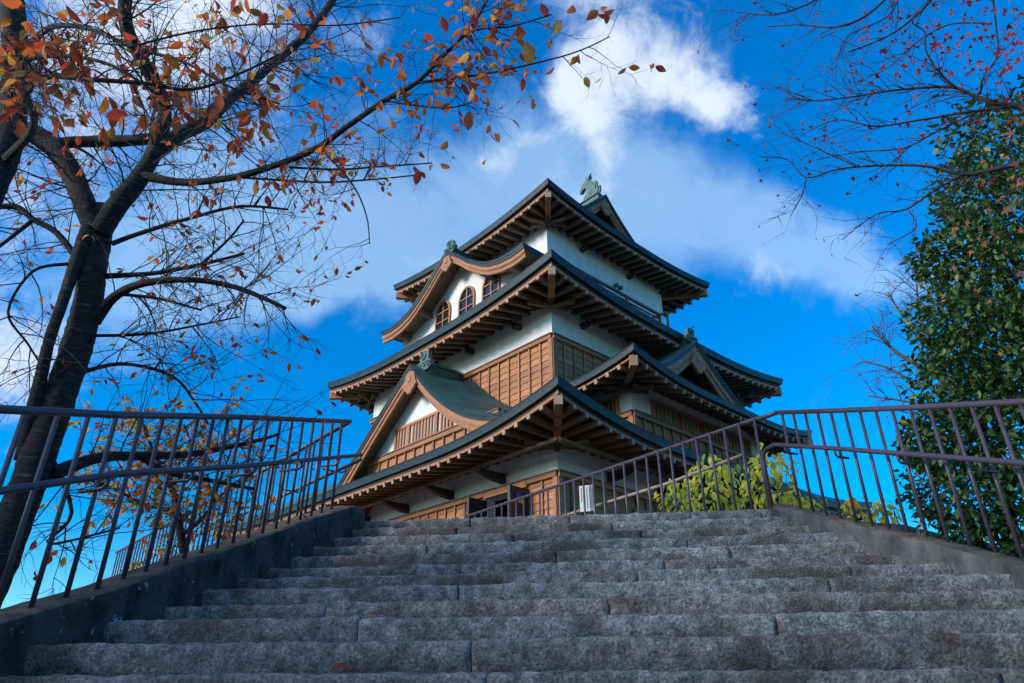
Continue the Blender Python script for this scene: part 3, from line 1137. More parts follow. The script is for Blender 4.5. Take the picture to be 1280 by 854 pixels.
# left gable on the lowest roof
fL = smooth_tab(lambda d: 1.22 * d - .17 * d * d, 3.36)
fR = smooth_tab(lambda d: .76 * d + .02 * d * d, 3.36)
gable('gable', face_w, 3.6, -1.2, .5, 7.05, fL, fR, th=.13, bw=.215, setback=.50, zbase=4.4, twist=.5, wallmat=M['plaster'], pend=1.0, ridge=(.22, .26), orn=1.0, orn_back=.40, label='large curved gable with lattice windows')
b = MB()
window(face_w, 2.5, 4.7, -.70, 5.27, 5.76, 18, (3.05, 4.15), M['pane_white'], bar=.045)
wainscot(face_w, .9, 6.45, -.70, 4.45, 5.20, name='gable_boarding', pitch=.36, board=.7, cap=.10, end_post=False)
# arched-window gable on the middle roof
tk = [(0, 0), (.12, .08), (.35, .25), (.6, .46), (.87, .70), (1.16, .90), (1.45, 1.10), (1.75, 1.26), (2.2, 1.385), (2.65, 1.42), (2.9, 1.40), (3.1, 1.36)]
tks = [(3.1 * i / 40, interp(tk, 3.1 * i / 40)) for i in range(41)]
gable('gable', face_w, 4.0, 0, 1.6, 11.13, tks, tks, th=.14, bw=.20, setback=.62, zbase=8.4, wallmat=M['plaster'], pend=.85, ridge=(.2, .2), orn=.85, label='swept gable over three arched windows', wall_hw=2.85)
for c in (4.81, 3.75, 2.74):
    b = MB()
    bf = .62
    hw, z0, zt = .35, 8.95, 10.05
    out = [(-hw, z0), (-hw, zt - .42)] + [(-hw * math.cos(t), zt - .42 + .42 * math.sin(t)) for t in [math.pi * i / 16 for i in range(1, 16)]] + [(hw, zt - .42), (hw, z0)]
    inn = [(x * .83, z0 + .05 if z == z0 else z - (.05 if z > zt - .42 else 0)) for x, z in out]
    rows = [[face_w(c + x, bf - .05, z), face_w(c + x2, bf - .05, z2), face_w(c + x2, bf - .001, z2)] for (x, z), (x2, z2) in zip(out, inn)]
    b.grid(rows, M['wood'])
    b.grid([[face_w(c + x, bf - .05, z), face_w(c + x, bf - .001, z)] for x, z in out], M['wood'])
    wn_ = part(b, 'arched_window')
    b = MB()
    b.add([face_w(c + x, bf - .006, z) for x, z in inn], [tuple(range(len(inn)))], M['pane'])
    b.build('pane', wn_)
    b = MB()
    fbox(b, face_w, c - .02, c + .02, bf - .035, bf - .010, z0, zt - .06, M['wood'])
    for zz in (9.40, 9.70):
        fbox(b, face_w, c - hw * .84, c + hw * .84, bf - .033, bf - .012, zz - .016, zz + .016, M['wood'])
    b.build('mullion', wn_)
# beams under the swept gable
for a in (1.55, 2.6, 5.4, 6.45):
    b = MB()
    zz = 11.13 - interp(tk, abs(a - 4.0)) - .15 - .11
    b.beam(face_w(a, .16, zz), face_w(a, .70, zz), .14, .16, M['wood_dim'])
    part(b, 'gable_beam')
# side bay gable and top gable face the front right
tb = smooth_tab(lambda d: .86 * d - .087 * d * d, 2.3)
gable('gable', face_u, 4.12, -1.0, .5, 7.80, tb, tb, th=.13, bw=.34, setback=.5, zbase=6.2, wallmat=M['wood_dark'], pend=1.05, ridge=(.22, .24), orn=.8, label='copper gable above the projecting bay')
tt = smooth_tab(lambda d: 1.118 * d - .152 * d * d, 2.28)
gtop = gable('gable', face_u, 4.1, 1.38, 6.85, 13.83, tt, tt, th=.14, bw=.30, setback=.45, zbase=12.0, wallmat=M['wood'], pend=.9, ridge=(.3, .16), orn=0, roofmat='copper_light', label='topmost gable below the fish ornament', lattice=True)
# windows of the bay
window(face_u, 2.12, 6.1, BU, 5.24, 5.64, 26, (3.19, 4.11, 5.03), M['pane_teal'], bar=.045)
window(face_w, -.50, .30, 1.42, 5.26, 5.64, 7, (), M['pane'], bar=.05)
# ground floor window by the corner on the right face
window(face_u, 2.3, 3.3, -.05, 2.6, 3.45, 8, (), M['pane'], bar=.05)

# ---- fish ornament on the top ridge
sil = [(190, 445), (240, 410), (280, 350), (303, 330), (300, 285), (293, 246), (262, 255), (238, 285), (235, 250), (262, 200), (298, 165), (300, 130), (320, 140), (355, 122), (337, 160), (327, 190), (345, 190), (364, 215), (377, 240), (382, 272), (398, 228), (413, 265), (406, 318), (404, 347), (438, 313), (436, 370), (420, 402), (330, 400), (240, 452)]
b = MB()
cfx, cfy = 345, 402


def fish(x, y, off):
    return cl(1.95, 4.1 + off, 13.98) + Vector((0, -(x - cfx) * .0042, (cfy - y) * .0036))


for (o0, o1, k) in ((-.03, .03, 1.0), (-.06, .06, .84)):
    pts = []
    cxm, cym = 335, 300
    for x, y in sil:
        pts.append(fish(cxm + (x - cxm) * k, cym + (y - cym) * (k if y < 380 else 1), o0))
    b.prism(pts, (o1 - o0, 0, 0), M['copper_light'])
b.tube([fish(285, 430, 0), fish(320, 390, 0), fish(350, 330, 0), fish(345, 270, 0), fish(325, 220, 0), fish(310, 180, 0)], [.07, .10, .08, .05, .03, .02], M['copper_light'], 10)
b.tube([fish(410, 400, 0), fish(360, 395, 0), fish(310, 410, 0), fish(250, 440, 0)], [.08, .12, .12, .07], M['copper_light'], 10)
b.build('fish_ornament', gtop)

# ---- little balcony rail on the middle roof, floodlights and lightning rod
b = MB()
ub, zt = 1.15, 10.10
for zz, r_ in ((zt, .035), (zt - .16, .02), (zt - .34, .02)):
    b.beam(cl(ub, 1.2, zz), cl(ub, 5.9, zz), r_ * 2, r_ * 2, M['wood_dim'])
w_ = 1.25
while w_ < 6.0:
    b.beam(cl(ub, w_, 8.9), cl(ub, w_, zt), .06, .06, M['wood_dim'], up=(1, 0, 0))
    w_ += 1.55
b.beam(cl(ub - .25, 5.93, zt), cl(1.5, 5.93, zt), .06, .06, M['wood'])
b.beam(cl(ub - .25, 5.93, 9.0), cl(ub - .25, 5.93, zt), .055, .055, M['wood'], up=(1, 0, 0))
part(b, 'balcony_rail')
b = MB()
cbox(b, ub - .06, 1.5, .96, 6.16, 9.5, 9.58, M['wood_dim'])
part(b, 'balcony_floor')
for k in (0, 1):
    b = MB()
    b.tube([cl(1.05, 3.72 + .2 * k, zt - .2), cl(1.05, 3.72 + .2 * k, zt + .02)], .012, M['rail'], 6)
    b.tube([cl(1.09, 3.72 + .2 * k, zt + .07), cl(.97, 3.72 + .2 * k, zt + .04)], [.045, .07], M['rail'], 10)
    part(b, 'floodlight')
b = MB()
b.tube([cl(-.2, 5.1, 8.2), cl(-.2, 5.1, 8.72), cl(-.28, 5.32, 8.9)], .02, M['rail'], 6)
part(b, 'lightning_rod')

# ------------------------------------------------------------------ notice hung on the walkway rail
sp = Vector((0.0, 9.95, 2.535 + ZC))
nb = empty('notice_board', sp, 'white upright notice with columns of small lettering, tied to the walkway railing', 'notice', None, AZ - math.pi / 2 + rad(25))
b = MB()
b.box((-.115, -.005, -.19), (.115, .005, .19), M['paper'])
b.build('panel', nb)
b = MB()
for i in range(5):
    x = .085 - i * .042
    z = .16
    while z > (-.15 if i < 3 else -.05):
        h = random.uniform(.013, .018)
        w2 = random.uniform(.014, .022)
        b.box((x - w2 / 2, -.009, z - h), (x + w2 / 2, -.0045, z - h + .003), M['ink'])
        b.box((x - .0015, -.0085, z - h), (x + .0015, -.0044, z), M['ink'])
        b.box((x - w2 / 2, -.0088, z - .004), (x + w2 / 2, -.0046, z - .001), M['ink'])
        z -= .021
b.build('lettering', nb)

# ------------------------------------------------------------------ plants


def rnd_dir():
    while True:
        v = Vector((random.uniform(-1, 1), random.uniform(-1, 1), random.uniform(-1, 1)))
        if .05 < v.length < 1:
            return v.normalized()


def smooth_path(ps, n_):
    out = []
    for i in range(len(ps) - 1):
        p0, p1, p2, p3 = ps[max(0, i - 1)], ps[i], ps[i + 1], ps[min(len(ps) - 1, i + 2)]
        for k in range(n_):
            t = k / n_
            out.append(tuple(.5 * ((2 * b_) + (c_ - a_) * t + (2 * a_ - 5 * b_ + 4 * c_ - d_) * t * t + (3 * b_ - a_ - 3 * c_ + d_) * t ** 3) for a_, b_, c_, d_ in zip(p0, p1, p2, p3)))
    out.append(ps[-1])
    return out


def leaf(b, p, d, up, ln, wd, mt, curl=.2):
    """A pointed oval leaf folded a little along its midrib."""
    d = d.normalized()
    s_ = d.cross(up)
    s_ = s_.normalized() if s_.length > 1e-4 else d.orthogonal().normalized()
    n_ = s_.cross(d)
    q = []
    for t, w_ in ((0, .04), (.22, .36), (.5, .5), (.78, .3), (1, 0)):
        c = p + d * (ln * t) - n_ * (ln * curl * t * t)
        if w_ == 0:
            q.append([c])
        else:
            q.append([c - s_ * (w_ * wd) + n_ * (wd * .16 * w_ * 2), c, c + s_ * (w_ * wd) + n_ * (wd * .16 * w_ * 2)])
    v = [x for r in q for x in r]
    f = []
    for i in range(3):
        o = i * 3
        f += [(o, o + 1, o + 4, o + 3), (o + 1, o + 2, o + 5, o + 4)]
    f += [(9, 10, 12), (10, 11, 12)]
    b.add(v, f, mt, True)


STAR = []
for i, (an, r_) in enumerate([(-150, .45), (-115, .25), (-90 + 0, .12), (-65, .25), (-30, .45), (-5, .22), (22, .8), (45, .3), (90 - 0, 1.0), (135, .3), (158, .8), (185, .22)]):
    STAR.append((math.cos(rad(an)) * r_, math.sin(rad(an)) * r_))


def starleaf(b, p, size, mt):
    d = rnd_dir()
    d.z -= .6
    d.normalize()
    s_ = d.orthogonal().normalized()
    s_ = Matrix.Rotation(random.uniform(0, 6.28), 3, d) @ s_
    n_ = s_.cross(d)
    v = [p + d * (size * .35)] + [p + d * (size * (.35 + y * .65)) + s_ * (x * size * .65) + n_ * (size * .16 * (x * x)) for x, y in STAR]
    k = len(STAR)
    b.add(v, [(0, 1 + i, 1 + (i + 1) % k) for i in range(k)], mt)


def twig(b, p, d, ln, r0_, mt, seg=5, wander=.25, droop=0.0, sides=4):
    pts, rs = [p.copy()], [r0_]
    d = d.normalized()
    for i in range(seg):
        d = (d + rnd_dir() * wander + Vector((0, 0, -droop))).normalized()
        p = p + d * (ln / seg)
        pts.append(p.copy())
        rs.append(r0_ * (1 - .75 * (i + 1) / seg))
    b.tube(pts, rs, mt, sides, cap=False)
    return pts, d


def limbs_from(spec):
    """spec: list of limbs; a limb is a list of (px, py, width in px, distance)."""
    out = []
    for lm in spec:
        sm = smooth_path([tuple(map(float, q)) for q in lm], 5)
        pts = [at(q[0], q[1], q[3]) for q in sm]
        rs = [max(.0022, q[2] / 2 * (pt - Vector((0, 0, ZC))).dot(CF) / FPX) for q, pt in zip(sm, pts)]
        out.append((pts, rs))
    return out


def in_frame_castle(p):
    """True where a twig would cross in front of the castle."""
    v = p - Vector((0, 0, ZC))
    z = v.dot(CF)
    if z < .3:
        return True
    x, y = 640 + FPX * v.dot(CR) / z, 427 - FPX * v.dot(CU) / z
    return (500 < x < 1000 and y > 205) or (x > 470 and y > 300) or (430 < x < 920 and y > 235) or (x > 640 and y > 105 and x < 900)


def dress(limbs, bt, bl, mt, leafmats_, dens=7.0, l1=(.45, 1.1), l2=(.15, .45), leafn=2, leafsize=(.05, .085), start=.12, leafp=.35, updir=.25, r1=.0065, minr=.0, allow=None, droop=.02):
    for (pts, rs) in limbs:
        lens = [(q - p).length for p, q in zip(pts, pts[1:])]
        tot = sum(lens)
        cnt = int(tot * dens)
        for _ in range(cnt):
            t = random.uniform(start, 1) * tot
            i = 0
            while i < len(lens) - 1 and t > lens[i]:
                t -= lens[i]
                i += 1
            p = pts[i].lerp(pts[i + 1], min(1, t / max(lens[i], 1e-6)))
            ax = (pts[i + 1] - pts[i]).normalized()
            d = rnd_dir()
            d = (d - ax * d.dot(ax)).normalized() + ax * random.uniform(.2, 1.0) + Vector((0, 0, updir))
            ln = random.uniform(*l1)
            if allow and not allow(p + d.normalized() * ln):
                continue
            r_ = min(r1, rs[i] * .6)
            tp, dd = twig(bt, p, d, ln, r_, mt, 6, .22, droop, 4)
            for k in range(random.randint(3, 6)):
                j = random.randint(1, 6)
                q = tp[j]
                d2 = (dd * .7 + rnd_dir()).normalized()
                tp2, d3 = twig(bt, q, d2, random.uniform(*l2), r_ * .5, mt, 4, .25, droop, 3)
                for _k in range(random.randint(1, 3)):
                    twig(bt, tp2[random.randint(1, 4)], (d3 + rnd_dir() * .9), random.uniform(.05, .16), r_ * .32, mt, 2, .2, droop, 3)
                if leafmats_ and random.random() < leafp:
                    for _k in range(random.randint(1, leafn + 1)):
                        lp = tp2[random.randint(2, 4)]
                        ld = (d3 * .5 + rnd_dir() * .8 + Vector((0, 0, -.7))).normalized()
                        sz = random.uniform(*leafsize)
                        leaf(bl, lp + ld * .012, ld, rnd_dir(), sz, sz * random.uniform(.42, .62), random.choice(leafmats_), random.uniform(0, .5))


def solid_limbs(limbs, mt, nside=10, rough=.06):
    b = MB()
    for pts, rs in limbs:
        if max(rs) < .05:
            p2 = []
            for p, r_ in zip(pts, rs):
                p2.append(p + Vector((noise.noise(p * 3), noise.noise(p * 3 + Vector((5, 5, 5))), noise.noise(p * 3 + Vector((9, 1, 3))))) * r_ * rough * 3)
            b.tube(p2, rs, mt, nside if max(rs) > .02 else 5)
            continue
        # thick stems: close rings with ridged, knotty bark
        P, Q = [], []
        for (p, q), (r0_, r1_) in zip(zip(pts, pts[1:]), zip(rs, rs[1:])):
            k = max(1, int((q - p).length / .03))
            for i in range(k):
                P.append(p.lerp(q, i / k))
                Q.append(lerp(r0_, r1_, i / k))
        P.append(pts[-1])
        Q.append(rs[-1])
        o = len(b.v)
        b.tube(P, Q, mt, 22)
        for i in range(len(P)):
            for k in range(22):
                v = Vector(b.v[o + i * 22 + k])
                d = v - P[i]
                f_ = 1 + .10 * noise.noise(v * 2.6) + .07 * noise.noise(Vector((v.x * 9, v.y * 9, v.z * 24))) + .05 * noise.noise(Vector((v.x * 24, v.y * 24, v.z * 60)))
                b.v[o + i * 22 + k] = tuple(P[i] + d * f_)
    return b


def rebase(objs, root):
    """Children were built in world space: hang them on the empty at the plant's foot."""
    for o in objs:
        o.parent = root
        o.matrix_parent_inverse = Matrix.Translation(-Vector(root.location))


def ground_of(px, py, hd):
    p = at(px, py, hd)
    return (p.x, p.y, 0)


# ---- the big cherry tree left of the stairs
trunk = [
    [(-95, 905, 92, 5.55), (-42, 790, 74, 5.6), (2, 690, 64, 5.7), (41, 590, 57, 5.8), (80, 480, 53, 5.9), (108, 390, 46, 6.0), (119, 315, 43, 6.05), (128, 262, 42, 6.1)],
    [(26, 575, 22, 5.85), (44, 505, 18, 5.85), (60, 432, 14, 5.85), (78, 378, 13, 5.9), (96, 325, 16, 5.98), (110, 285, 24, 6.0)],
    [(122, 298, 34, 6.05), (108, 260, 37, 6.1), (92, 222, 37, 6.2), (72, 190, 35, 6.3), (45, 168, 32, 6.4), (10, 160, 30, 6.5), (-40, 170, 26, 6.6)],
    [(124, 292, 36, 6.0), (147, 256, 36, 5.9), (170, 228, 32, 5.8), (188, 200, 28, 5.75), (200, 168, 26, 5.7), (206, 135, 23, 5.6), (192, 100, 19, 5.5), (172, 65, 17, 5.4), (156, 25, 17, 5.3), (160, -30, 15, 5.2)],
    [(192, 190, 26, 5.75), (222, 170, 25, 5.8), (255, 152, 20, 5.9), (285, 125, 15, 6.0), (320, 98, 12, 6.1), (355, 68, 11, 6.2), (388, 38, 10, 6.3), (420, -5, 9, 6.4)],
    [(62, 180, 15, 6.3), (110, 177, 15, 6.2), (160, 176, 15, 6.0), (205, 172, 14, 5.8)],
    [(178, 220, 13, 5.75), (230, 228, 10, 5.5), (290, 222, 9, 5.2), (350, 205, 8.5, 4.9), (400, 183, 8, 4.6), (432, 160, 7.5, 4.4), (480, 126, 7, 4.2), (520, 104, 6, 4.0), (556, 68, 4.5, 3.8), (590, 32, 3.6, 3.7), (612, -5, 3, 3.6)],
    [(520, 104, 4, 4.0), (565, 98, 3.5, 3.9), (620, 90, 3, 3.8), (690, 74, 2.3, 3.7), (728, 62, 2, 3.65), (762, 46, 1.6, 3.6)],
    [(540, 80, 3, 3.9), (590, 40, 2.6, 3.8), (640, 33, 2.2, 3.7), (690, 18, 1.8, 3.65)],
    [(480, 126, 3, 4.2), (520, 132, 2.4, 4.1), (560, 135, 2, 4.05), (590, 128, 1.5, 4.0)],
    [(340, 208, 3.4, 4.95), (420, 212, 3, 4.7), (480, 208, 2.4, 4.5), (540, 204, 1.8, 4.4)],
    [(300, 222, 3.4, 5.15), (400, 228, 3, 4.8), (470, 224, 2.3, 4.5), (530, 218, 1.6, 4.4)],
    [(400, 185, 3, 4.6), (440, 230, 2.6, 4.6), (458, 270, 2, 4.6), (462, 305, 1.5, 4.6)],
    [(140, 305, 7, 6.0), (180, 290, 6, 5.8), (240, 272, 5, 5.6), (300, 258, 4, 5.4), (360, 262, 3, 5.2)],
    [(130, 345, 8, 6.0), (190, 342, 6, 5.8), (250, 331, 5, 5.6), (306, 317, 3.5, 5.5)],
    [(250, 331, 4, 5.6), (285, 300, 3.4, 5.5), (305, 275, 2.6, 5.4)],
    [(118, 402, 17, 5.95), (142, 372, 12, 5.8), (180, 354, 9.5, 5.6), (240, 350, 8, 5.4), (290, 358, 7, 5.3), (330, 373, 6, 5.2), (357, 386, 5, 5.15)],
    [(150, 368, 5, 5.8), (200, 374, 4.2, 5.7), (252, 388, 3, 5.6)],
    [(100, 330, 9, 6.0), (72, 292, 8, 6.1), (42, 275, 7.5, 6.2), (18, 258, 8, 6.3), (-30, 262, 7, 6.4)],
    [(40, 276, 6, 6.2), (10, 300, 5, 6.3), (-30, 330, 4, 6.4)],
    [(66, 592, 20, 5.8), (120, 573, 14, 5.9), (175, 570, 12, 6.0), (235, 568, 9, 6.2), (300, 556, 6, 6.4), (350, 543, 3.5, 6.5)],
    [(175, 572, 8, 6.0), (215, 592, 7, 6.1), (260, 600, 6, 6.3), (320, 612, 4, 6.5)],
    [(90, 470, 7, 5.9), (150, 455, 5, 6.1), (215, 470, 4, 6.3), (245, 505, 3, 6.4), (260, 530, 2.5, 6.5)],
    [(100, 420, 5, 5.9), (180, 418, 4, 5.9), (240, 408, 3, 5.8), (300, 396, 2, 5.7)],
    [(60, 560, 6, 5.8), (90, 640, 5, 5.9), (60, 680, 4, 6.0), (150, 660, 3, 6.1)],
    [(85, 330, 5, 5.9), (40, 340, 4, 5.9), (10, 390, 3.5, 5.9), (35, 430, 3, 5.9), (60, 470, 2.4, 5.9)],
]
ch = limbs_from([[(a_, b_, w_ * (.70 if w_ > 20 else .95), h_) for a_, b_, w_, h_ in l_] for l_ in trunk])
objs = []
bt, bl = MB(), MB()
big = [c for c in ch[2:]]


def not_castle(p):
    return not in_frame_castle(p)


random.seed(11)
dress(ch[2:6], bt, bl, M['twig'], L_CHERRY, dens=17, l1=(.5, 1.4), leafp=.26, allow=not_castle, r1=.008)
dress(ch[6:10], bt, bl, M['twig'], L_CHERRY, dens=11, l1=(.22, .60), l2=(.10, .28), leafp=.62, leafsize=(.07, .115), allow=not_castle, r1=.005, updir=.1)
dress(ch[10:13], bt, bl, M['twig'], L_CHERRY, dens=11, l1=(.22, .68), l2=(.10, .30), leafp=.50, leafsize=(.045, .075), allow=not_castle, r1=.005, updir=-.1)
dress(ch[13:], bt, bl, M['twig'], L_CHERRY, dens=14, l1=(.35, 1.0), leafp=.26, leafsize=(.045, .08), allow=not_castle, r1=.0055, updir=.1)
foot = ground_of(-40, 850, 5.6)
cherry = empty('cherry_tree', foot, 'dark forked cherry tree with sparse orange leaves beside the left stair railing', 'tree', 'autumn trees around the stairs')
objs = [solid_limbs(ch, M['bark']).build('trunk'), bt.build('twigs'), bl.build('foliage')]
rebase(objs, cherry)

# ---- a second cherry at the left edge whose near branch hangs over the view
near = [
    [(-290, 960, 74, 5.4), (-190, 640, 70, 5.4), (-80, 390, 52, 5.4), (-18, 240, 38, 5.4), (6, 190, 33, 5.4), (18, 130, 31, 5.4), (19, 60, 28, 5.4), (14, -10, 26, 5.4), (5, -80, 24, 5.4)],
    [(4, 205, 13, 5.4), (42, 158, 9, 4.6), (34, 116, 8, 3.7), (60, 96, 7, 3.0), (120, 100, 6, 2.65), (180, 104, 5, 2.5), (240, 112, 4, 2.45), (300, 92, 3, 2.4), (360, 62, 2.4, 2.4)],
    [(20, 80, 9, 5.4), (60, 36, 7, 4.2), (110, 36, 5.5, 3.2), (170, 60, 4.5, 2.75), (230, 78, 3.5, 2.6), (290, 110, 2.6, 2.5), (350, 130, 2, 2.5)],
    [(160, 60, 3, 2.7), (240, 40, 2.6, 2.7), (330, 30, 2.2, 2.7), (420, 32, 2, 2.7), (500, 22, 1.6, 2.7)],
    [(12, 120, 9, 5.4), (30, 78, 6, 3.6), (80, 70, 5, 2.7), (140, 82, 4, 2.45), (200, 120, 3, 2.4)],
]
nl = limbs_from(near)
bt, bl = MB(), MB()
random.seed(5)
dress(nl[1:], bt, bl, M['twig'], L_CHERRY, dens=12, l1=(.12, .40), l2=(.05, .14), leafn=2, leafsize=(.045, .085), leafp=.50, start=.25, updir=-.1, r1=.0035, allow=lambda p: not_castle(p), droop=.06)
cherry2 = empty('cherry_tree', ground_of(-285, 940, 5.4), 'black cherry trunk at the picture edge with a near branch of large rusty leaves', 'tree', 'autumn trees around the stairs')
rebase([solid_limbs(nl, M['bark']).build('trunk'), bt.build('twigs'), bl.build('foliage')], cherry2)

# large single leaves on the long branch tips against the cloud
bl = MB()
random.seed(3)
for (px, py, s_, hd) in [(720, 16, 24, 3.6), (698, 36, 30, 3.65), (680, 14, 22, 3.7), (662, 62, 32, 3.7), (641, 68, 26, 3.7), (652, 42, 24, 3.7), (628, 95, 26, 3.75), (612, 104, 22, 3.75), (592, 148, 26, 3.9), (598, 128, 18, 3.9), (563, 186, 17, 3.95), (578, 172, 20, 3.9), (560, 148, 17, 3.95), (570, 165, 22, 3.95), (620, 16, 24, 3.7), (590, 10, 22, 3.7), (556, 30, 22, 3.8), (636, 8, 24, 3.65), (540, 218, 16, 4.3), (527, 222, 18, 4.35), (555, 214, 16, 4.3), (530, 200, 14, 4.4)]:
    d = rnd_dir() * .55 + Vector((.25, 0, -.9))
    p = at(px - 4, py - 10, hd)
    sz = s_ / FPX * hd * 1.5
    leaf(bl, p, d, (CF + rnd_dir() * .5), sz, sz * .5, random.choice(L_CHERRY), random.uniform(.05, .35))
o = bl.build('branch_tip_leaves')
rebase([o], cherry)

# ---- golden tree below the railing on the left
gold = [
    [(235, 800, 14, 8.2), (232, 720, 11, 8.2), (225, 660, 9, 8.2), (215, 610, 7, 8.2), (190, 560, 4, 8.2), (175, 520, 2.5, 8.2)],
    [(226, 670, 6, 8.2), (260, 640, 5, 8.1), (275, 600, 3, 8.0), (290, 560, 2, 8.0)],
    [(222, 640, 5, 8.2), (180, 630, 4, 8.3), (140, 610, 3, 8.4), (110, 600, 2, 8.4)],
    [(215, 610, 4, 8.2), (240, 570, 3, 8.2), (230, 530, 2, 8.2)],
]
gl = limbs_from(gold)
bt, bl = MB(), MB()
random.seed(21)
dress(gl[0:], bt, bl, M['twig'], L_GOLD * 2 + L_CHERRY[:1], dens=30, l1=(.25, .75), l2=(.1, .3), leafn=4, leafsize=(.05, .085), leafp=.85, start=.2, r1=.005)
golden = empty('small_tree', ground_of(238, 850, 8.2), 'small golden orange tree seen through the left stair railing', 'tree', 'autumn trees around the stairs')
rebase([solid_limbs(gl, M['bark']).build('trunk'), bt.build('twigs'), bl.build('foliage')], golden)

# ---- evergreen at the right
random.seed(31)
ev = empty('evergreen_tree', ground_of(1345, 760, 8.6), 'dense glossy dark green tree rising behind the right railing', 'tree', None)
tl = limbs_from([[(1355, 1010, 60, 8.6), (1340, 850, 44, 8.6), (1330, 700, 38, 8.6), (1315, 560, 30, 8.6), (1300, 420, 20, 8.6), (1290, 300, 12, 8.6), (1280, 200, 7, 8.6)],
                 [(1330, 680, 14, 8.6), (1270, 600, 9, 8.4), (1210, 540, 5, 8.3)], [(1315, 560, 14, 8.6), (1250, 470, 8, 8.5), (1190, 400, 4, 8.4)],
                 [(1300, 440, 12, 8.6), (1250, 340, 7, 8.6), (1200, 270, 4, 8.6)], [(1320, 620, 12, 8.6), (1400, 500, 8, 8.8), (1460, 420, 4, 8.9)], [(1335, 760, 12, 8.6), (1270, 690, 8, 8.5), (1200, 650, 4, 8.4)]])
bl = MB()
bt = MB()
clumps = []
for (px, py, hd, r_, n_) in [(1215, 165, 8.6, .42, 150), (1262, 180, 8.7, .55, 300), (1310, 200, 8.8, .6, 240), (1205, 235, 8.5, .42, 220), (1250, 260, 8.4, .6, 420), (1310, 290, 8.5, .7, 420), (1172, 325, 8.4, .30, 130),
                              (1205, 320, 8.4, .5, 360), (1262, 350, 8.3, .65, 520), (1330, 380, 8.5, .8, 420), (1185, 400, 8.3, .42, 300), (1230, 430, 8.2, .6, 560), (1300, 460, 8.3, .7, 520), (1195, 480, 8.3, .48, 360),
                              (1150, 555, 8.3, .24, 90), (1185, 550, 8.2, .46, 320), (1240, 540, 8.1, .6, 480), (1310, 560, 8.2, .7, 420), (1165, 610, 8.3, .32, 130), (1205, 620, 8.2, .45, 210), (1260, 630, 8.2, .5, 240), (1185, 665, 8.3, .3, 80),
                              (1225, 680, 8.3, .35, 100), (1280, 680, 8.3, .45, 150), (1340, 660, 8.4, .6, 220), (1400, 480, 8.8, 1.0, 420), (1380, 330, 8.9, .9, 360), (1420, 620, 8.9, .9, 300), (1330, 130, 8.9, .6, 180), (1300, 760, 8.5, .6, 160)]:
    c = at(px, py, hd)
    for _ in range(int(n_ * 2.9)):
        d = rnd_dir()
        rr_ = r_ * random.uniform(.25, 1.0) ** .5 * (1 + .25 * noise.noise(c + d * 2))
        p = c + d * rr_
        # leaves sit on short shoots and point outwards and down
        ld = (d * .8 + rnd_dir() * .9 + Vector((0, 0, -.25))).normalized()
        sz = random.uniform(.045, .115)
        mt_ = random.choice(L_GREEN[:3]) if random.random() < .86 else L_GREEN[3]
        if random.random() < .012:
            mt_ = L_LIME[2]
        leaf(bl, p, ld, (rnd_dir() + Vector((0, 0, 1.3))), sz, sz * random.uniform(.42, .55), mt_, random.uniform(0, .3))
    for _ in range(int(9 * r_ / .5)):
        d = rnd_dir()
        twig(bt, c, d, r_ * random.uniform(.8, 1.15), .008, M['bark'], 4, .25, 0, 4)
rebase([solid_limbs(tl, M['bark']).build('trunk'), bt.build('twigs'), bl.build('foliage')], ev)

# ---- unseen evergreen added outside the view on the left to shade the steps
random.seed(35)
sc_ = Vector((-9.7, -.6, 3.6))
b = MB()
b.tube([(sc_.x, sc_.y, -.1), (sc_.x + .1, sc_.y, 2), (sc_.x, sc_.y + .1, 5.5)], [.32, .22, .08], M['bark'], 10)
for _ in range(16):
    twig(b, Vector((sc_.x, sc_.y, random.uniform(1.2, 4.5))), rnd_dir() + Vector((0, 0, .4)), 2.6, .07, M['bark'], 5, .2, 0, 5)
bl = MB()
for _ in range(9000):
    d = rnd_dir()
    p = sc_ + Vector((d.x * 3.6, d.y * 3.8, d.z * 3.1)) * (random.uniform(.1, 1) ** .4) * (1 + .22 * noise.noise(d * 3))
    sz = random.uniform(.13, .2)
    leaf(bl, p, (d + rnd_dir()).normalized(), rnd_dir() + Vector((0, 0, 1.2)), sz, sz * .6, random.choice(L_GREEN), .2)
shade = empty('evergreen_tree', (sc_.x, sc_.y, 0), 'unseen broad evergreen added left of the steps to shade them', 'tree')
rebase([b.build('trunk'), bl.build('foliage')], shade)

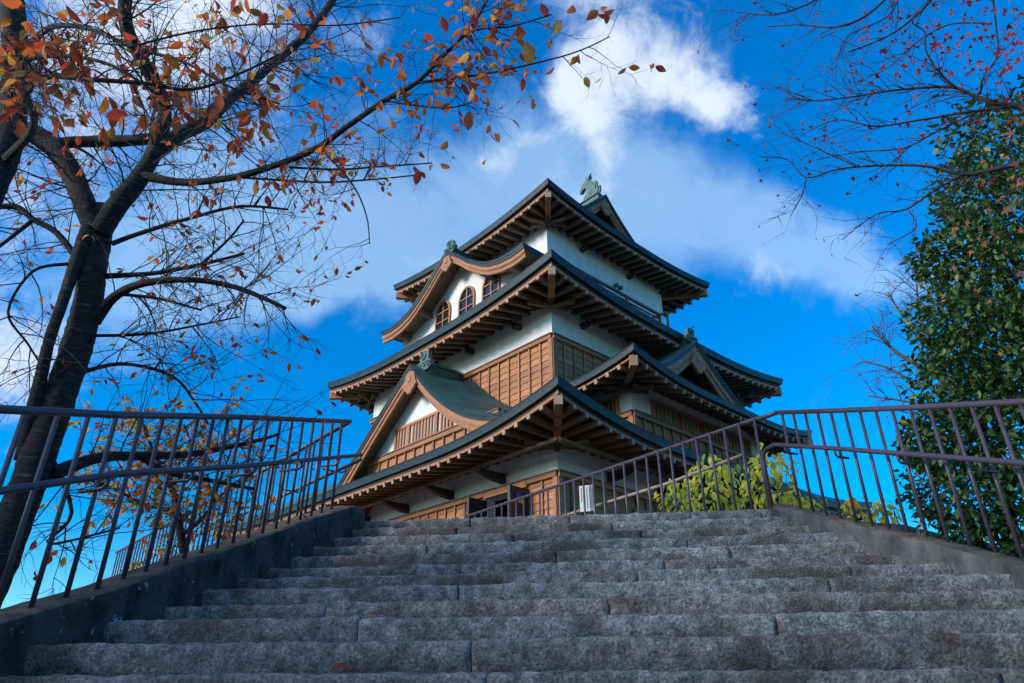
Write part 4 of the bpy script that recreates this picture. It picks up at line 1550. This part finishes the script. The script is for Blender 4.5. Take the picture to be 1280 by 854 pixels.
# ---- maple boughs from the right
random.seed(41)
mp = [
    [(1700, 1050, 90, 6.6), (1660, 700, 70, 6.6), (1600, 420, 50, 6.5), (1520, 230, 30, 6.3), (1420, 150, 18, 6.0), (1320, 138, 12, 5.7), (1270, 133, 9.5, 5.6), (1240, 128, 8, 5.5), (1215, 118, 6, 5.45), (1190, 109, 5, 5.4), (1150, 110, 4.2, 5.3), (1110, 114, 3.6, 5.2), (1060, 122, 2.8, 5.1), (1010, 126, 2.2, 5.0), (982, 116, 1.5, 5.0)],
    [(1270, 133, 6, 5.6), (1210, 140, 5, 5.4), (1150, 150, 4, 5.3), (1095, 158, 3, 5.2), (1045, 150, 2, 5.1), (1000, 170, 1.4, 5.1)],
    [(1225, 138, 4, 5.5), (1170, 165, 3.2, 5.4), (1130, 185, 2.5, 5.3), (1075, 190, 2, 5.2), (1020, 200, 1.4, 5.2)],
    [(1520, 240, 22, 6.3), (1400, 200, 14, 6.0), (1300, 200, 10, 5.8), (1240, 213, 8, 5.6), (1200, 218, 6, 5.5), (1160, 208, 5, 5.4), (1105, 207, 4, 5.3), (1050, 211, 3, 5.2), (1008, 222, 2.2, 5.1), (985, 200, 1.8, 5.1), (950, 196, 1.3, 5.0)],
    [(1070, 208, 2.4, 5.2), (1020, 185, 1.8, 5.1), (975, 165, 1.3, 5.0)],
    [(1008, 222, 2, 5.1), (1002, 245, 1.6, 5.1), (988, 270, 1.2, 5.1)],
    [(1205, 217, 5, 5.5), (1165, 240, 4, 5.4), (1132, 262, 3, 5.3), (1095, 268, 2.2, 5.2), (1052, 300, 1.4, 5.2)],
    [(1135, 262, 2.4, 5.3), (1145, 285, 2, 5.3), (1110, 305, 1.5, 5.3)],
    [(1195, 110, 4, 5.4), (1172, 88, 3.4, 5.3), (1157, 62, 3, 5.2), (1156, 40, 2.6, 5.2), (1140, 25, 2.2, 5.1), (1165, -5, 2, 5.1)],
    [(1225, 118, 4, 5.5), (1230, 95, 3, 5.4), (1247, 70, 3.4, 5.4), (1245, 35, 3.4, 5.4), (1240, -10, 3.4, 5.4)],
    [(1240, 30, 3, 5.3), (1190, 30, 2.6, 5.2), (1150, 50, 2, 5.1), (1110, 85, 1.6, 5.0), (1085, 95, 1.3, 5.0)],
    [(1180, -20, 5, 5.2), (1150, 15, 4, 5.1), (1110, 45, 3, 5.0), (1060, 65, 2, 5.0)],
    [(1125, -20, 5, 5.0), (1085, 18, 4, 4.9), (1045, 34, 3.2, 4.8), (1000, 31, 2.4, 4.8), (955, 34, 1.6, 4.8)],
    [(1050, -20, 4, 4.9), (1010, 5, 3.2, 4.8), (970, 18, 2.6, 4.7), (938, 17, 2, 4.7), (902, 12, 1.4, 4.7)],
    [(938, 17, 1.8, 4.7), (915, 28, 1.4, 4.7), (895, 38, 1.1, 4.7)],
    [(1130, -20, 3, 5.0), (1110, 20, 2.4, 5.0), (1060, 45, 2, 4.9), (1047, 75, 1.6, 4.9), (1045, 100, 1.2, 4.9)],
]
ml = limbs_from([[(a_, b_, w_ * .72, h_) for a_, b_, w_, h_ in l_] for l_ in mp])
bt, bl = MB(), MB()


def maple_dress(limbs, dens, lf):
    for (pts, rs) in limbs:
        lens = [(q - p).length for p, q in zip(pts, pts[1:])]
        tot = sum(lens)
        for _ in range(int(tot * dens)):
            i = random.randint(0, len(pts) - 2)
            if rs[i] > .035:
                continue
            ax = (pts[i + 1] - pts[i]).normalized()
            d = rnd_dir()
            d = (d - ax * d.dot(ax)).normalized() * .8 + ax
            p = pts[i].lerp(pts[i + 1], random.random())
            tp, dd = twig(bt, p, d, random.uniform(.15, .5), min(.004, rs[i] * .6), M['maple_bark'], 5, .25, .02, 3)
            for _k in range(random.randint(2, 4)):
                q = tp[random.randint(1, 5)]
                t2, d3 = twig(bt, q, dd * .8 + rnd_dir(), random.uniform(.06, .2), .0022, M['maple_bark'], 3, .25, .02, 3)
                if random.random() < lf:
                    starleaf(bl, t2[-1], random.uniform(.035, .07), random.choice(L_MAPLE))


maple_dress(ml, 15, .36)
for _ in range(260):
    px, py = random.uniform(1080, 1285), random.gauss(50, 38)
    starleaf(bl, at(px, py, random.uniform(5.0, 5.4)), random.uniform(.05, .085), random.choice(L_MAPLE))
for _ in range(95):
    px, py = random.uniform(1180, 1290), random.gauss(235, 60)
    if px < 1330 - py * .55:
        continue
    starleaf(bl, at(px, py, random.uniform(5.4, 6.0)), random.uniform(.05, .09), random.choice(L_PEACH))
for (px, py) in ((1266, 335), (1276, 150), (1272, 165), (1278, 205), (1282, 340), (1250, 262)):
    starleaf(bl, at(px, py, 5.3), .1, random.choice(L_PEACH))
maple = empty('maple_tree', ground_of(1700, 1050, 6.6), 'thin maple boughs with small red star shaped leaves reaching in over the evergreen', 'tree', 'autumn trees around the stairs')
rebase([solid_limbs(ml, M['maple_bark']).build('trunk'), bt.build('twigs'), bl.build('foliage')], maple)

# ---- bare tree behind the evergreen
random.seed(51)
bare = [
    [(1290, 900, 30, 13), (1270, 700, 20, 13), (1235, 560, 12, 13), (1190, 480, 7, 13), (1150, 458, 5, 13), (1120, 440, 4, 13), (1100, 420, 3, 13), (1090, 408, 2, 13)],
    [(1240, 580, 8, 13), (1200, 500, 5, 13), (1160, 430, 3.4, 13), (1148, 380, 2.6, 13), (1145, 335, 1.6, 13)],
    [(1190, 480, 5, 13), (1150, 480, 3.5, 13), (1110, 460, 2.5, 13), (1078, 452, 1.8, 13)],
    [(1220, 540, 5, 13), (1170, 510, 3.5, 13), (1120, 500, 2.5, 13), (1085, 495, 1.6, 13)],
    [(1160, 430, 2.6, 13), (1125, 390, 2, 13), (1110, 365, 1.5, 13)],
    [(1200, 500, 4, 13), (1170, 460, 3, 13), (1160, 420, 2, 13), (1165, 390, 1.5, 13)],
]
bb_ = limbs_from(bare)
bt = MB()
dress(bb_, bt, None, M['grey_twig'], None, dens=5, l1=(.4, 1.0), l2=(.2, .5), r1=.010, start=.45, leafp=0)
bt2 = empty('bare_tree', ground_of(1290, 900, 13), 'leafless grey tree half hidden behind the evergreen', 'tree', None)
rebase([solid_limbs(bb_, M['grey_twig']).build('trunk'), bt.build('twigs')], bt2)

# ---- yellow green shrubs behind the walkway rail
random.seed(61)


def shrub(px, py, hd, rx, rz, n_, label, zfoot, pal=None, sz=(.08, .13)):
    c = at(px, py, hd)
    root = empty('shrub', (c.x, c.y, zfoot), label, 'shrub', 'yellowing shrubs by the castle')
    bl_, bs = MB(), MB()
    for _ in range(7):
        d = rnd_dir()
        tip = c + Vector((d.x * rx * .7, d.y * rx * .7, d.z * rz * .8))
        base = Vector((c.x + d.x * .08, c.y + d.y * .08, zfoot))
        bs.tube([base, base.lerp(tip, .5) + rnd_dir() * .05, tip], [.012, .009, .004], M['twig'], 5)
    for _ in range(n_):
        d = rnd_dir()
        k = random.uniform(.35, 1) ** .5 * (1 + .35 * noise.noise(c * 3 + d * 2.2))
        p = c + Vector((d.x * rx, d.y * rx, d.z * rz)) * k
        ld = (Vector((d.x, d.y, 0)) * .7 + rnd_dir() * .55 + Vector((0, 0, -.65))).normalized()
        s_ = random.uniform(*sz)
        leaf(bl_, p, ld, (Vector((0, 0, 1)) + d * .7 + rnd_dir() * .3), s_, s_ * .62, random.choice(pal or L_LIME), random.uniform(.1, .4))
    rebase([bs.build('stems'), bl_.build('foliage')], root)


PW = PZ + ZC
shrub(848, 622, 10.2, .30, .30, 120, 'low lime green shrub nearest the white notice', PW)
shrub(893, 606, 9.9, .42, .44, 260, 'broad lime green shrub in the middle of the bush row', PW)
shrub(962, 600, 9.5, .36, .46, 260, 'tall yellow green shrub by the corner where the railings meet', PW)
shrub(1006, 636, 9.6, .24, .20, 70, 'small green shrub just right of the railing corner', PW)
shrub(1068, 641, 9.6, .17, .22, 60, 'golden yellow shrub peeping over the right stair wall', PW - .1, pal=[L_LIME[2], L_GOLD[0], L_LIME[0]])
shrub(1106, 642, 9.6, .17, .20, 60, 'olive green shrub peeping over the right stair wall beside the evergreen', PW - .1, pal=[L_LIME[1], L_LIME[3], L_LIME[2]])

# ------------------------------------------------------------------ fallen leaves on the steps
for (k, px, py, lab, mt_) in ((0, 424, 840, 'bright red fallen leaf on the lowest step', L_MAPLE[1]), (2, 464, 777, 'orange fallen leaf on the third step', L_CHERRY[1])):
    d = ray(px, py)
    zt = stepz(k) - ZC + .004
    y = yk(k) + .03
    t = y / d.y
    b = MB()
    leaf(b, Vector((-.035, 0, .008)), Vector((1, .15, .25)), Vector((0, -.5, 1)), .075, .05, mt_, .5)
    o = b.build('fallen_leaf', None, lab, 'leaf', 'fallen leaves on the steps')
    o.location = (d.x * t, y, zt + ZC + .012)
